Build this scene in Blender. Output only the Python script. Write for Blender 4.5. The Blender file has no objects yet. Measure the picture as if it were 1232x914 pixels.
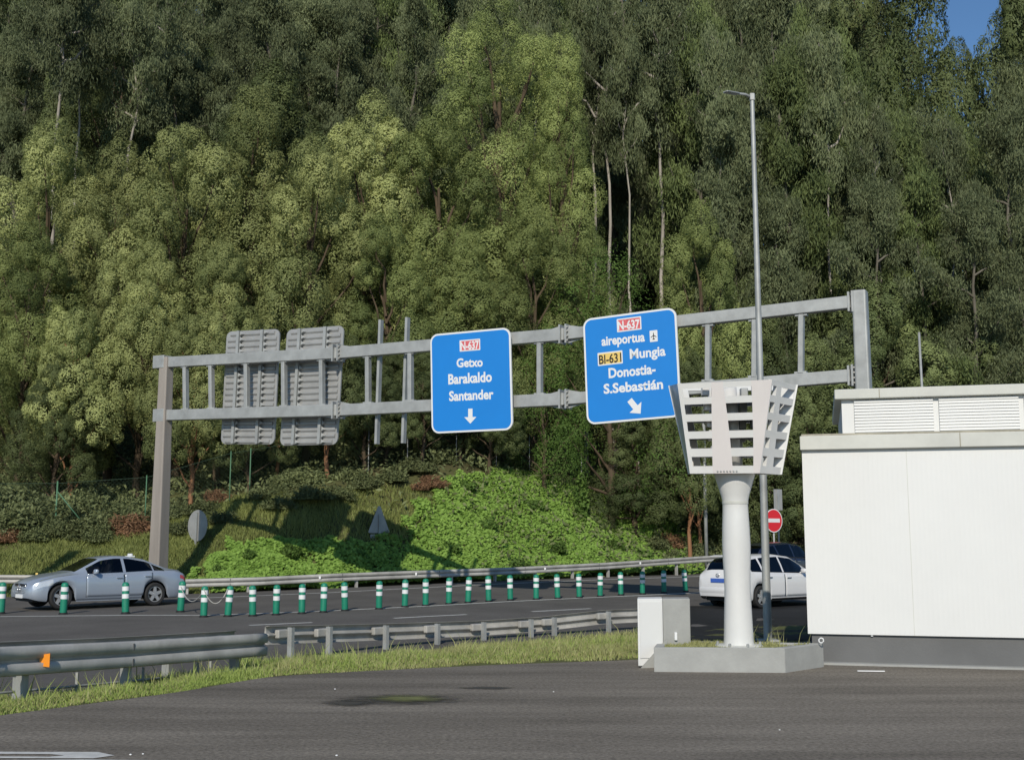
import bpy, bmesh, math, random
import numpy as np
from mathutils import Vector, Matrix
from mathutils.bvhtree import BVHTree

S = bpy.context.scene
C = S.collection
R = math.radians

# ------------------------------------------------------------------ camera
PIT = R(7.83); FPX = 1403.0; EYE = 1.6
cam_d = bpy.data.cameras.new("camera"); cam = bpy.data.objects.new("camera", cam_d); C.objects.link(cam)
cam.location = (0, 0, EYE); cam.rotation_euler = (math.pi/2 + PIT, 0, 0)
cam_d.sensor_width = 36.0; cam_d.lens = FPX/1232*36.0; cam_d.clip_end = 3000; cam_d.clip_start = 0.1
S.camera = cam
# ------------------------------------------------------------------ sky, sun, exposure
SUN_T, SUN_EL = 0.15, R(32)
w = bpy.data.worlds.new("World"); S.world = w; w.use_nodes = True
nt = w.node_tree; bg = nt.nodes["Background"]
sky = nt.nodes.new("ShaderNodeTexSky"); sky.sky_type = 'NISHITA'; sky.sun_disc = False
sky.sun_elevation = SUN_EL; sky.sun_rotation = math.pi + math.atan(SUN_T)
sky.air_density = 1.0; sky.dust_density = 0.1; sky.ozone_density = 4.0
hs_ = nt.nodes.new('ShaderNodeHueSaturation'); hs_.inputs['Saturation'].default_value = 1.1
nt.links.new(sky.outputs[0], hs_.inputs['Color']); nt.links.new(hs_.outputs[0], bg.inputs[0]); bg.inputs[1].default_value = 0.09
sd = bpy.data.lights.new("sun", 'SUN'); sd.energy = 3.2; sd.angle = R(0.5); sd.color = (1.0, 0.93, 0.81)
so = bpy.data.objects.new("sun", sd); C.objects.link(so); so.location = (0, -20, 40)
so.rotation_euler = Vector((SUN_T, 1.0, -math.tan(SUN_EL)*math.hypot(1, SUN_T))).to_track_quat('-Z', 'Y').to_euler()
S.view_settings.view_transform = 'Standard'; S.view_settings.look = 'None'
S.view_settings.exposure = 0.25; S.view_settings.gamma = 1.0; S.view_settings.use_curve_mapping = False
S.cycles.max_bounces = 6; S.cycles.diffuse_bounces = 3; S.cycles.glossy_bounces = 3
S.cycles.transparent_max_bounces = 8; S.cycles.use_denoising = True

# ------------------------------------------------------------------ pixel geometry
CP, SP = math.cos(PIT), math.sin(PIT)
EYEV = Vector((0, 0, EYE))
def ray(px, py):
    x = (px-616)/FPX; y = -(py-457)/FPX
    return Vector((x, CP - y*SP, SP + y*CP))
def at(px, py, D):
    r = ray(px, py); return EYEV + r*(D/r.y)
def onz(px, py, z=0.0):
    r = ray(px, py); return EYEV + r*((z-EYE)/r.z)
def onplane(px, py, p, n):
    r = ray(px, py); return EYEV + r*((p-EYEV).dot(n)/r.dot(n))
def pix(v):
    d = Vector(v)-EYEV
    f = d.y*CP + d.z*SP; u = -d.y*SP + d.z*CP
    if f < .1: return (-9999, -9999)
    return (616 + FPX*d.x/f, 457 - FPX*u/f)
def pixn(P):
    d = P - np.array([0, 0, EYE]); f = d[:, 1]*CP + d[:, 2]*SP; u = -d[:, 1]*SP + d[:, 2]*CP
    return 616 + FPX*d[:, 0]/f, 457 - FPX*u/f
def inpoly(x, y, poly):
    c = np.zeros(len(x), bool); n = len(poly)
    for i in range(n):
        x0, y0 = poly[i]; x1, y1 = poly[(i+1) % n]
        if y0 == y1: continue
        k = ((y0 > y) != (y1 > y)) & (x < (x1-x0)*(y-y0)/(y1-y0) + x0); c ^= k
    return c

# ------------------------------------------------------------------ materials
def mat(name, col, rough=.7, metal=0., var=0., vscale=3., bump=0., bscale=40., spec=.5, col2=None, stretch=None, coat=0., grain=0., gscale=90.):
    m = bpy.data.materials.new(name); m.use_nodes = True
    t = m.node_tree; b = t.nodes["Principled BSDF"]; L = t.links
    b.inputs['Base Color'].default_value = (*col, 1); b.inputs['Roughness'].default_value = rough
    b.inputs['Metallic'].default_value = metal; b.inputs['Specular IOR Level'].default_value = spec
    b.inputs['Coat Weight'].default_value = coat
    tc = None
    if var or col2 or bump:
        tc = t.nodes.new("ShaderNodeTexCoord"); src = tc.outputs['Object']
        if stretch:
            mp = t.nodes.new("ShaderNodeMapping"); mp.inputs['Scale'].default_value = stretch
            L.new(src, mp.inputs[0]); src = mp.outputs[0]
    if var or col2:
        n = t.nodes.new("ShaderNodeTexNoise"); n.inputs['Scale'].default_value = vscale
        n.inputs['Detail'].default_value = 8; n.inputs['Roughness'].default_value = .65
        L.new(src, n.inputs['Vector'])
        r = t.nodes.new("ShaderNodeValToRGB"); e = r.color_ramp.elements
        e[0].position = .3; e[1].position = .7
        c2 = col2 if col2 else tuple(min(1, c*(1+var)) for c in col)
        c1 = col if col2 else tuple(c*(1-var) for c in col)
        e[0].color = (*c1, 1); e[1].color = (*c2, 1)
        L.new(n.outputs['Fac'], r.inputs[0]); L.new(r.outputs[0], b.inputs['Base Color'])
        if grain:
            g = t.nodes.new("ShaderNodeTexNoise"); g.inputs['Scale'].default_value = gscale; g.inputs['Detail'].default_value = 6; g.inputs['Roughness'].default_value = .8
            L.new(tc.outputs['Object'], g.inputs['Vector'])
            mr = t.nodes.new("ShaderNodeMapRange"); mr.inputs[1].default_value = .3; mr.inputs[2].default_value = .7; mr.inputs[3].default_value = 1-grain; mr.inputs[4].default_value = 1+grain
            L.new(g.outputs['Fac'], mr.inputs[0]); mg = t.nodes.new("ShaderNodeMix"); mg.data_type = 'RGBA'; mg.blend_type = 'MULTIPLY'; mg.inputs[0].default_value = 1
            L.new(r.outputs[0], mg.inputs[6]); L.new(mr.outputs[0], mg.inputs[7]); L.new(mg.outputs[2], b.inputs['Base Color'])
    if bump:
        n2 = t.nodes.new("ShaderNodeTexNoise"); n2.inputs['Scale'].default_value = bscale; n2.inputs['Detail'].default_value = 4
        L.new(src, n2.inputs['Vector'])
        bp = t.nodes.new("ShaderNodeBump"); bp.inputs['Strength'].default_value = bump; bp.inputs['Distance'].default_value = .02
        L.new(n2.outputs['Fac'], bp.inputs['Height']); L.new(bp.outputs[0], b.inputs['Normal'])
    return m

def leafmat(name, c1, c2, trans=.3, objvar=.25, rough=.55):
    """leaf colour runs c1..c2 by the leaf's own 'tint', and a little from plant to plant"""
    m = bpy.data.materials.new(name); m.use_nodes = True
    t = m.node_tree; L = t.links; b = t.nodes["Principled BSDF"]; out = t.nodes["Material Output"]
    a = t.nodes.new("ShaderNodeAttribute"); a.attribute_name = "tint"
    mx = t.nodes.new("ShaderNodeMix"); mx.data_type = 'RGBA'
    mx.inputs[6].default_value = (*c1, 1); mx.inputs[7].default_value = (*c2, 1)
    L.new(a.outputs['Fac'], mx.inputs[0])
    oi = t.nodes.new("ShaderNodeObjectInfo")
    mr = t.nodes.new("ShaderNodeMapRange"); mr.inputs[3].default_value = 1-objvar; mr.inputs[4].default_value = 1+objvar
    L.new(oi.outputs['Random'], mr.inputs[0])
    hs = t.nodes.new("ShaderNodeHueSaturation"); L.new(mx.outputs[2], hs.inputs['Color']); L.new(mr.outputs[0], hs.inputs['Value'])
    L.new(hs.outputs[0], b.inputs['Base Color']); b.inputs['Roughness'].default_value = rough
    b.inputs['Specular IOR Level'].default_value = .12
    tr = t.nodes.new("ShaderNodeBsdfTranslucent"); L.new(hs.outputs[0], tr.inputs[0])
    ms = t.nodes.new("ShaderNodeMixShader"); ms.inputs[0].default_value = trans
    L.new(b.outputs[0], ms.inputs[1]); L.new(tr.outputs[0], ms.inputs[2]); L.new(ms.outputs[0], out.inputs[0])
    return m

def glassmat(name, tint=(.25, .28, .3), gloss=.25):
    m = bpy.data.materials.new(name); m.use_nodes = True
    t = m.node_tree; L = t.links; out = t.nodes["Material Output"]
    g = t.nodes.new("ShaderNodeBsdfGlossy"); g.inputs['Roughness'].default_value = .04; g.inputs['Color'].default_value = (.8, .85, .9, 1)
    tr = t.nodes.new("ShaderNodeBsdfTransparent"); tr.inputs[0].default_value = (*tint, 1)
    fr = t.nodes.new("ShaderNodeFresnel"); fr.inputs[0].default_value = 1.5
    ms = t.nodes.new("ShaderNodeMixShader"); L.new(fr.outputs[0], ms.inputs[0]); L.new(tr.outputs[0], ms.inputs[1]); L.new(g.outputs[0], ms.inputs[2])
    L.new(ms.outputs[0], out.inputs[0]); return m

M = {}
M['tarmac'] = mat("worn_tarmac", (.115, .102, .084), .9, bump=.8, bscale=45, col2=(.235, .211, .175), vscale=.9, stretch=(.25, 1.5, 1), spec=.2, grain=.65, gscale=26)
M['asphalt'] = mat("road_asphalt", (.084, .078, .071), .85, col2=(.125, .117, .106), vscale=.5, bump=.25, bscale=50, spec=.3, grain=.3, gscale=20)
M['dark_patch'] = mat("dark_asphalt", (.012, .012, .012), .8, col2=(.02, .02, .02), vscale=1.0, bump=.2, spec=.25)
M['soil'] = mat("verge_soil", (.08, .075, .04), .95, col2=(.13, .15, .05), vscale=1.3, bump=.5, bscale=8, spec=.1)
M['hill'] = mat("forest_floor", (.07, .06, .03), .95, col2=(.11, .12, .045), vscale=.5, bump=.6, bscale=4, spec=.1)
M['paint'] = mat("road_paint", (.55, .55, .52), .7, var=.2, vscale=6)
M['galv'] = mat("galvanised_steel", (.36, .37, .36), .55, metal=.35, var=.18, vscale=2.5)
M['rail'] = mat("weathered_guardrail", (.40, .39, .36), .6, metal=.2, var=.28, vscale=1.6)
M['post_brown'] = mat("stained_post", (.28, .25, .22), .65, metal=.1, var=.25, vscale=1.2, stretch=(1, 1, .15))
M['alu'] = mat("sign_back_aluminium", (.36, .36, .35), .5, metal=.35, var=.12, vscale=2)
M['white'] = mat("white_cladding", (.66, .665, .65), .5, var=.03, vscale=.8)
M['gelcoat'] = mat("white_gelcoat", (.62, .62, .60), .3, var=.05, vscale=2., coat=.2)
M['pink'] = mat("pinkish_panel", (.62, .585, .565), .4, var=.03)  # slightly pinkish tone for the lantern's pillar faces
M['trim'] = mat("fascia_trim", (.52, .525, .48), .6, var=.10, vscale=1.5)
M['dirty'] = mat("stained_roof_edge", (.30, .28, .22), .8, var=.4, vscale=3)
M['plinth'] = mat("grey_plinth", (.12, .122, .122), .8, var=.12, vscale=1.2, bump=.1)
M['concrete'] = mat("pale_concrete", (.32, .325, .31), .85, var=.12, vscale=2.5, bump=.15, bscale=30)
M['blue'] = mat("sign_blue", (.002, .195, .60), .6, var=.03, vscale=1)
M['signwhite'] = mat("sign_white", (.70, .71, .71), .45)
M['red'] = mat("sign_red", (.62, .02, .03), .45)
M['redfade'] = mat("faded_sign_red", (.62, .12, .13), .5, var=.3, vscale=20)
M['yellow'] = mat("sign_yellow", (.72, .52, .15), .5)
M['black'] = mat("black", (.012, .012, .012), .6)
M['rubber'] = mat("tyre_rubber", (.018, .018, .018), .8)
M['green'] = mat("bollard_green", (.01, .20, .12), .5, var=.15, vscale=4)
M['orange'] = mat("orange_reflector", (.85, .28, .02), .3)
M['silver'] = mat("silver_paint", (.35, .40, .47), .28, metal=.35, coat=.6)
M['carwhite'] = mat("white_car_paint", (.66, .66, .66), .3, coat=.5)
M['navy'] = mat("navy_car_paint", (.012, .016, .035), .25, coat=.6)
M['chrome'] = mat("chrome", (.7, .7, .7), .2, metal=.9)
M['rim'] = mat("alloy_rim", (.5, .5, .5), .35, metal=.6)
M['glass'] = glassmat("car_glass", (.55, .58, .6))
M['darkglass'] = glassmat("tinted_glass", (.06, .07, .08))
M['lamp'] = mat("headlamp", (.55, .58, .6), .15, metal=.2, coat=1.)
M['tail'] = mat("tail_lamp", (.45, .03, .03), .2, coat=.8)
M['plate_blue'] = mat("blue_plate", (.05, .12, .45), .4)
M['skin'] = mat("skin", (.55, .36, .27), .6)
M['shirt'] = mat("dark_shirt", (.05, .06, .08), .8)
M['hair'] = mat("dark_hair", (.03, .02, .015), .7)
M['bark_red'] = mat("reddish_bark", (.20, .095, .05), .9, col2=(.32, .18, .10), vscale=3, bump=.6, bscale=9, stretch=(1, 1, .2), spec=.1)
M['bark_pale'] = mat("pale_bark", (.26, .235, .20), .85, col2=(.44, .40, .35), vscale=2., stretch=(1, 1, .3), spec=.15)
M['bark_grey'] = mat('grey_bark', (.09, .08, .062), .9, col2=(.17, .155, .125), vscale=2., stretch=(1, 1, .3), spec=.1)
M['bark_dark'] = mat("dark_bark", (.06, .045, .03), .9, col2=(.12, .09, .06), vscale=3, stretch=(1, 1, .3), spec=.1)
M['wire'] = mat("green_fence_wire", (.05, .09, .055), .6)
M['fencepost'] = mat("green_fence_post", (.07, .17, .09), .6)
M['moss'] = mat("moss", (.10, .13, .02), .95, col2=(.22, .24, .05), vscale=12, bump=.6)
M['wet'] = mat("damp_tarmac", (.022, .021, .018), .45, var=.3, vscale=4)
M['cable'] = mat("pale_cable", (.40, .39, .36), .6)
M['l_mimosa'] = leafmat("mimosa_leaf", (.085, .115, .04), (.485, .515, .205), .3)
M['l_mimgreen'] = leafmat("green_mimosa_leaf", (.07, .10, .034), (.385, .44, .155), .3)
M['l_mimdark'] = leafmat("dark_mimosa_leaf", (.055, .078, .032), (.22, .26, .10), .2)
M['l_euc'] = leafmat("eucalyptus_leaf", (.066, .086, .041), (.228, .260, .132), .25, rough=.6)
M['l_eucgreen'] = leafmat("young_eucalyptus_leaf", (.070, .098, .038), (.222, .275, .10), .25, rough=.6)
M['l_broad'] = leafmat("broad_leaf", (.07, .13, .028), (.16, .25, .06), .3)
M['l_bush'] = leafmat("scrub_leaf", (.085, .105, .045), (.22, .25, .11), .28)
M['l_ivy'] = leafmat("ivy_leaf", (.15, .255, .045), (.32, .49, .11), .35, 0)
M['l_grass'] = leafmat("grass_blade", (.23, .32, .07), (.44, .52, .16), .35, 0)
M['l_dry'] = leafmat("dry_grass_blade", (.25, .26, .10), (.48, .48, .22), .3, 0)
M['l_bank'] = leafmat('bank_grass_blade', (.14, .17, .05), (.33, .36, .12), .3, 0)
M['l_fern'] = leafmat("dead_bracken", (.16, .09, .05), (.34, .20, .115), .2, 0)

# ------------------------------------------------------------------ object helpers
def tag(o, label=None, cat=None, group=None, kind=None):
    if label: o['label'] = label
    if cat: o['category'] = cat
    if group: o['group'] = group
    if kind: o['kind'] = kind
    return o
def thing(name, label, cat, loc=(0, 0, 0), rz=0., group=None):
    o = bpy.data.objects.new(name, None); C.objects.link(o); o.empty_display_size = .2
    o.location = loc; o.rotation_euler = (0, 0, rz)
    return tag(o, label, cat, group)
def link(name, me, material, parent=None, smooth=False, world=False):
    o = bpy.data.objects.new(name, me); C.objects.link(o)
    if material is not None: me.materials.append(material)
    if smooth:
        me.polygons.foreach_set("use_smooth", [True]*len(me.polygons)); 
    if parent is not None:
        o.parent = parent
        if world: o.matrix_parent_inverse = Matrix.Translation(parent.location).inverted()
    return o
class MB:
    def __init__(s): s.v = []; s.f = []
    def add(s, vs, fs):
        b = len(s.v); s.v += [tuple(v) for v in vs]; s.f += [tuple(b+i for i in f) for f in fs]; return s
    def box(s, c, size, rot=None, bev=0.):
        hx, hy, hz = size[0]/2, size[1]/2, size[2]/2; c = Vector(c)
        if bev <= 0:
            vs = [Vector((x, y, z)) for z in (-hz, hz) for x, y in ((-hx, -hy), (hx, -hy), (hx, hy), (-hx, hy))]
            fs = [(3, 2, 1, 0), (4, 5, 6, 7), (0, 1, 5, 4), (1, 2, 6, 5), (2, 3, 7, 6), (3, 0, 4, 7)]
        else:
            bm = bmesh.new(); bmesh.ops.create_cube(bm, size=1); bmesh.ops.scale(bm, vec=size, verts=bm.verts)
            bmesh.ops.bevel(bm, geom=bm.edges[:], offset=bev, segments=2, affect='EDGES', profile=.5)
            bm.verts.ensure_lookup_table()
            vs = [v.co.copy() for v in bm.verts]; fs = [[v.index for v in f.verts] for f in bm.faces]; bm.free()
        if rot is not None: vs = [rot @ v for v in vs]
        return s.add([v+c for v in vs], fs)
    def beam(s, a, b, wx, wz, up=Vector((0, 0, 1)), ext=0.):
        a, b = Vector(a), Vector(b); d = (b-a).normalized(); a = a-d*ext; b = b+d*ext
        side = d.cross(up).normalized(); u = side.cross(d)
        vs = []
        for p in (a, b):
            for i, j in ((-1, -1), (1, -1), (1, 1), (-1, 1)): vs.append(p + side*(i*wx/2) + u*(j*wz/2))
        return s.add(vs, [(0, 1, 2, 3), (7, 6, 5, 4), (0, 4, 5, 1), (1, 5, 6, 2), (2, 6, 7, 3), (3, 7, 4, 0)])
    def tube(s, path, rad, n=8, cap=True):
        path = [Vector(p) for p in path]; rings = []; b = len(s.v)
        if not hasattr(rad, '__len__'): rad = [rad]*len(path)
        for i, p in enumerate(path):
            d = (path[min(i+1, len(path)-1)] - path[max(i-1, 0)]).normalized()
            up = Vector((1, 0, 0)) if abs(d.z) > .8 else Vector((0, 0, 1))
            sd_ = d.cross(up).normalized(); u = sd_.cross(d)
            for k in range(n):
                a = 2*math.pi*k/n; s.v.append(tuple(p + (sd_*math.cos(a) + u*math.sin(a))*rad[i]))
        for i in range(len(path)-1):
            for k in range(n):
                k2 = (k+1) % n; s.f.append((b+i*n+k, b+i*n+k2, b+(i+1)*n+k2, b+(i+1)*n+k))
        if cap:
            s.f.append(tuple(b+k for k in range(n))[::-1]); s.f.append(tuple(b+(len(path)-1)*n+k for k in range(n)))
        return s
    def lathe(s, prof, c=(0, 0, 0), n=24, axis='z', cap=True):
        b = len(s.v); c = Vector(c)
        for r, z in prof:
            for k in range(n):
                a = 2*math.pi*k/n; x, y = r*math.cos(a), r*math.sin(a)
                s.v.append(tuple(c + (Vector((x, y, z)) if axis == 'z' else Vector((x, z, y)))))
        for i in range(len(prof)-1):
            for k in range(n):
                k2 = (k+1) % n; f = (b+i*n+k, b+i*n+k2, b+(i+1)*n+k2, b+(i+1)*n+k)
                s.f.append(f if axis == 'z' else f[::-1])
        if not cap: return s
        e = [tuple(b+k for k in range(n))[::-1], tuple(b+(len(prof)-1)*n+k for k in range(n))]
        for f in e: s.f.append(f if axis == 'z' else f[::-1])
        return s
    def prism(s, poly, fr, t0, t1):
        """poly of (u,v) mapped by fr(u,v,w); extruded from w=t0 to t1"""
        n = len(poly); vs = [fr(u, v, t0) for u, v in poly] + [fr(u, v, t1) for u, v in poly]
        fs = [tuple(range(n))[::-1], tuple(range(n, 2*n))] + [(i, (i+1) % n, n+(i+1) % n, n+i) for i in range(n)]
        return s.add(vs, fs)
    def build(s, name, material, parent=None, smooth=False, world=False, fix=True):
        me = bpy.data.meshes.new(name); me.from_pydata(s.v, [], s.f); me.update()
        if fix:
            bm = bmesh.new(); bm.from_mesh(me); bmesh.ops.recalc_face_normals(bm, faces=bm.faces); bm.to_mesh(me); bm.free()
        o = link(name, me, material, parent, smooth, world)
        if smooth == 'auto':
            try: me.set_sharp_from_angle(angle=R(35))
            except Exception: pass
        return o
def npmesh(name, V, F, tint=None):
    """V (n,3) F (m,4) quads"""
    me = bpy.data.meshes.new(name); me.vertices.add(len(V)); me.vertices.foreach_set("co", V.astype(np.float32).ravel())
    k = F.shape[1]; me.loops.add(F.size); me.loops.foreach_set("vertex_index", F.astype(np.int32).ravel())
    me.polygons.add(len(F)); me.polygons.foreach_set("loop_start", np.arange(0, F.size, k, dtype=np.int32))
    me.update(calc_edges=True)
    if tint is not None:
        a = me.attributes.new("tint", 'FLOAT', 'FACE'); a.data.foreach_set("value", tint.astype(np.float32))
    me.validate(); return me
def unit(a): return a/np.maximum(np.linalg.norm(a, axis=1, keepdims=True), 1e-6)
def cards(Cn, ax, nr, ln, wd):
    """rhombic leaves"""
    ax = unit(ax); b = unit(np.cross(nr, ax)); ln = np.broadcast_to(ln, len(Cn))[:, None]; wd = np.broadcast_to(wd, len(Cn))[:, None]
    V = np.stack([Cn-ax*ln/2, Cn+b*wd/2, Cn+ax*ln/2, Cn-b*wd/2], 1).reshape(-1, 3)
    return V, np.arange(len(Cn)*4).reshape(-1, 4)
def blades(base, h, wd, lean, rng):
    """grass: bent blades, two stacked quads"""
    n = len(base); a = rng.uniform(0, 6.28, n); side = np.stack([np.cos(a), np.sin(a), 0*a], 1)*wd[:, None]/2
    ld = rng.normal(0, 1, (n, 3)); ld[:, 2] = 0; ld = ld*lean
    mid = base + np.array([0, 0, 1])*h[:, None]*.55 + ld*h[:, None]*.3
    top = base + np.array([0, 0, 1])*h[:, None] + ld*h[:, None]
    V = np.stack([base-side, base+side, mid+side*.7, mid-side*.7, top+side*.08, top-side*.08], 1).reshape(-1, 3)
    i = np.arange(n)[:, None]*6
    F = np.concatenate([i+np.array([0, 1, 2, 3]), i+np.array([3, 2, 4, 5])], 1).reshape(-1, 4)
    return V, F

# ================================================================== GROUND
KE = [(-14, -2), (-9, 5), (-6.5, 8.5), (-4.82, 11.0), (-3.6, 12.7), (-2.9, 14.2), (-1.75, 14.85), (-.18, 15.55), (1.75, 16.2), (3.4, 17.4), (9, 25), (25, 40), (60, 70)]
K1 = [(-22, -8), (-12, 2), (-8.6, 9), (-6.4, 13.8), (-4.9, 16.7), (-3.7, 20.0), (-1.5, 22.1), (.3, 24.0), (2.6, 26.3), (6, 30), (12, 36), (30, 54), (65, 90)]
K2 = [(-60, 30), (-40, 35), (-25, 38.2), (-17, 39.2), (-12.5, 39.8), (-9.5, 40.8), (-6, 43), (-1, 46.5), (4, 50.5), (10, 55.5), (20, 64), (45, 86), (90, 125)]
Z2 = [-.3, -.3, -.3, -.28, -.25, -.2, -.12, -.02, .03, .05, .1, .1, .1]
HB = [1.6, 1.6, 1.7, 1.8, 1.9, 2.5, 3.3, 4.6, 3.6, 3.0, 3.0, 3.0, 3.0]
WB = [6, 6, 6, 6, 6, 5.2, 4.9, 6.4, 6.2, 6, 6, 6, 6]
NS = 241
ks = np.linspace(0, 12, NS)
def smooth1(a, it=3):
    a = np.array(a, float)
    for _ in range(it): a[1:-1] = .25*a[:-2]+.5*a[1:-1]+.25*a[2:]
    return a
def res(K): 
    K = np.array(K, float); return np.stack([smooth1(np.interp(ks, range(13), K[:, j]), 12) for j in range(K.shape[1])], 1)
E_, R1_, R2_ = res(KE), res(K1), res(K2)
z2_ = smooth1(np.interp(ks, range(13), Z2), 12); hb_ = smooth1(np.interp(ks, range(13), HB), 20); wb_ = smooth1(np.interp(ks, range(13), WB), 20)
ZR1 = -.42; HN = np.array([-.25, .97])
rs = np.random.RandomState(3)
def vnoise(x, y, sc, seed):
    g = np.random.RandomState(seed).rand(64, 64); x = x/sc; y = y/sc
    i = np.floor(x).astype(int); j = np.floor(y).astype(int); fx = x-i; fy = y-j
    fx = fx*fx*(3-2*fx); fy = fy*fy*(3-2*fy); G = lambda a, b: g[a % 64, b % 64]
    return (G(i, j)*(1-fx)+G(i+1, j)*fx)*(1-fy) + (G(i, j+1)*(1-fx)+G(i+1, j+1)*fx)*fy
def grid(name, X, Y, Z, material, smooth=True):
    n, m = X.shape; V = np.stack([X, Y, Z], -1).reshape(-1, 3)
    i, j = np.meshgrid(np.arange(n-1), np.arange(m-1), indexing='ij'); a = (i*m+j).ravel()
    F = np.stack([a, a+m, a+m+1, a+1], 1)
    me = npmesh(name, V, F); o = link(name, me, material, None, smooth)
    if me.polygons[len(me.polygons)//2].normal.z < 0: me.flip_normals()
    return tag(o, kind='structure')
def loft(A, B, t): return A[:, None, :]*(1-t)[None, :, None] + B[:, None, :]*t[None, :, None]
# lot: from behind the camera to the grass edge
t = np.linspace(0, 1, 20)
near = np.stack([E_[:, 0]*1.0, np.full(NS, -40.)], 1); near[:, 0] = np.linspace(-40, 80, NS)
Q = loft(near, E_, t)
lot = grid("car_park_tarmac", Q[..., 0], Q[..., 1], 0*Q[..., 0], M['tarmac'])
t = np.linspace(0, 1, 26); Q = loft(E_, R1_, t)
prof = -.02 + (ZR1+.02)*(t*t*(3-2*t))
zz = prof[None, :] + (vnoise(Q[..., 0], Q[..., 1], .7, 5)-.5)*.12*np.sin(np.pi*t)[None, :]
verge = grid("verge", Q[..., 0], Q[..., 1], zz, M['soil'])
t = np.linspace(-.015, 1.03, 30); Q = loft(R1_, R2_, t)
zr = ZR1 + (z2_[:, None]-ZR1)*np.clip(t, 0, 1)[None, :]**1.4 + .02
road = grid("road", Q[..., 0], Q[..., 1], zr, M['asphalt'])
d_ = np.concatenate([np.linspace(0, 14, 57), np.linspace(14.8, 150, 60)])
X = R2_[:, None, 0] + d_[None, :]*HN[0]; Y = R2_[:, None, 1] + d_[None, :]*HN[1]
q = np.clip((d_[None, :]-1.4)/(wb_[:, None]-.5), 0, 1)
bank = hb_[:, None]*(q*.55 + .45*q*q*(3-2*q))
ex = np.maximum(0, d_[None, :]-wb_[:, None])
Z = z2_[:, None] + bank + np.minimum(ex, 14)*.20 + np.clip(ex-14, 0, 70)*.60 + np.clip(ex-84, 0, 200)*.1
amp = np.clip(d_/6, 0, 1)[None, :]
Z += amp*((vnoise(X, Y, 1.3, 8)-.5)*.45 + (vnoise(X, Y, 5, 9)-.5)*.7)
hill = grid("hill", X, Y, Z, M['hill'])
base_me = npmesh("ground", np.array([[-900, -600, -1.2], [900, -600, -1.2], [900, 900, -1.2], [-900, 900, -1.2]], float), np.array([[0, 1, 2, 3]]))
tag(link("ground", base_me, M['soil']), kind='structure')

def bvh_of(objs):
    vs, fs = [], []
    for o in objs:
        b = len(vs); me = o.data; vs += [v.co.copy() for v in me.vertices]; fs += [tuple(b+i for i in p.vertices) for p in me.polygons]
    return BVHTree.FromPolygons(vs, fs)
BV = bvh_of([lot, verge, road, hill])
BVH_hill = bvh_of([hill])
def hit(px, py, bv=BV):
    r = ray(px, py).normalized(); h = bv.ray_cast(EYEV, r)
    return h[0] if h[0] is not None else at(px, py, 60)
def gz(x, y, bv=BV):
    h = bv.ray_cast(Vector((x, y, 200)), Vector((0, 0, -1))); return h[0].z if h[0] is not None else 0.
def ondrop(px, D):
    """ground point below/above pixel column px at depth D"""
    x = (px-616)/FPX*D
    for _ in range(4):
        z = gz(x, D); f = D*CP + (z-EYE)*SP; x = (px-616)/FPX*f
    return Vector((x, D, gz(x, D)))

# road markings -------------------------------------------------------------
def ribbon(name, pts, wd, material, lift=.006, dash=None, kind='structure'):
    mb = MB(); P = []
    for a, b in zip(pts[:-1], pts[1:]):
        a, b = Vector(a), Vector(b); n = max(1, int((b-a).length/.5))
        P += [a.lerp(b, i/n) for i in range(n)]
    P.append(Vector(pts[-1])); acc = 0
    for a, b in zip(P[:-1], P[1:]):
        d = (b-a); acc += d.length
        if dash and (acc % dash[0]) > dash[1]: continue
        s_ = Vector((-d.y, d.x, 0)).normalized()*wd/2; vs = []
        for p in (a-s_, a+s_, b+s_, b-s_): vs.append((p.x, p.y, gz(p.x, p.y)+lift))
        mb.add(vs, [(0, 1, 2, 3)])
    o = mb.build(name, material, fix=False); return tag(o, kind=kind)
ribbon("road_edge_line", [hit(-60, 743), hit(0, 741.5), hit(151, 740), hit(245, 740), hit(389, 735), hit(512, 729), hit(640, 722), hit(773, 716), hit(825, 713.5), hit(960, 707)], .16, M['paint'])
ribbon("road_lane_dashes", [hit(300, 752), hit(400, 747.5), hit(520, 741), hit(640, 735.5), hit(760, 729.5), hit(900, 722)], .15, M['paint'], dash=(4.2, 2.0))
ribbon("road_far_edge_line", [hit(225, 720), hit(400, 712.5), hit(616, 701.5), hit(845, 693), hit(960, 689)], .15, M['paint'])
mb = MB()
o_ = [onz(px, py, .005) for px, py in ((-60, 903.5), (118, 904), (138, 908), (112, 911.5), (-60, 911))]
i_ = [onz(px, py, .005) for px, py in ((-60, 906), (60, 906.5), (78, 908), (60, 909.5), (-60, 909))]
mb.add(o_+i_, [(0, 1, 6, 5), (1, 2, 7, 6), (2, 3, 8, 7), (3, 4, 9, 8)])
tag(mb.build("car_park_marking", M['paint'], fix=False), kind='structure')
ribbon("car_park_bay_line", [onz(px, py) for px, py in ((-80, 916.5), (100, 915), (330, 918))], .07, M['paint'])
# near-black sheet laid over road and verge behind the planter and kiosk
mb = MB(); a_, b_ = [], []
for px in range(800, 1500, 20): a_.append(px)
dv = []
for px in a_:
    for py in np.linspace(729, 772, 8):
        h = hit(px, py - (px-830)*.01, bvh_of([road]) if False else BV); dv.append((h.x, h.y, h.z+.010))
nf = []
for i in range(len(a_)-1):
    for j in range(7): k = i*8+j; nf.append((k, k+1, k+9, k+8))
mb.add(dv, nf); tag(mb.build("road_dark_patch", M['dark_patch'], fix=False), kind='structure')

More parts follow.
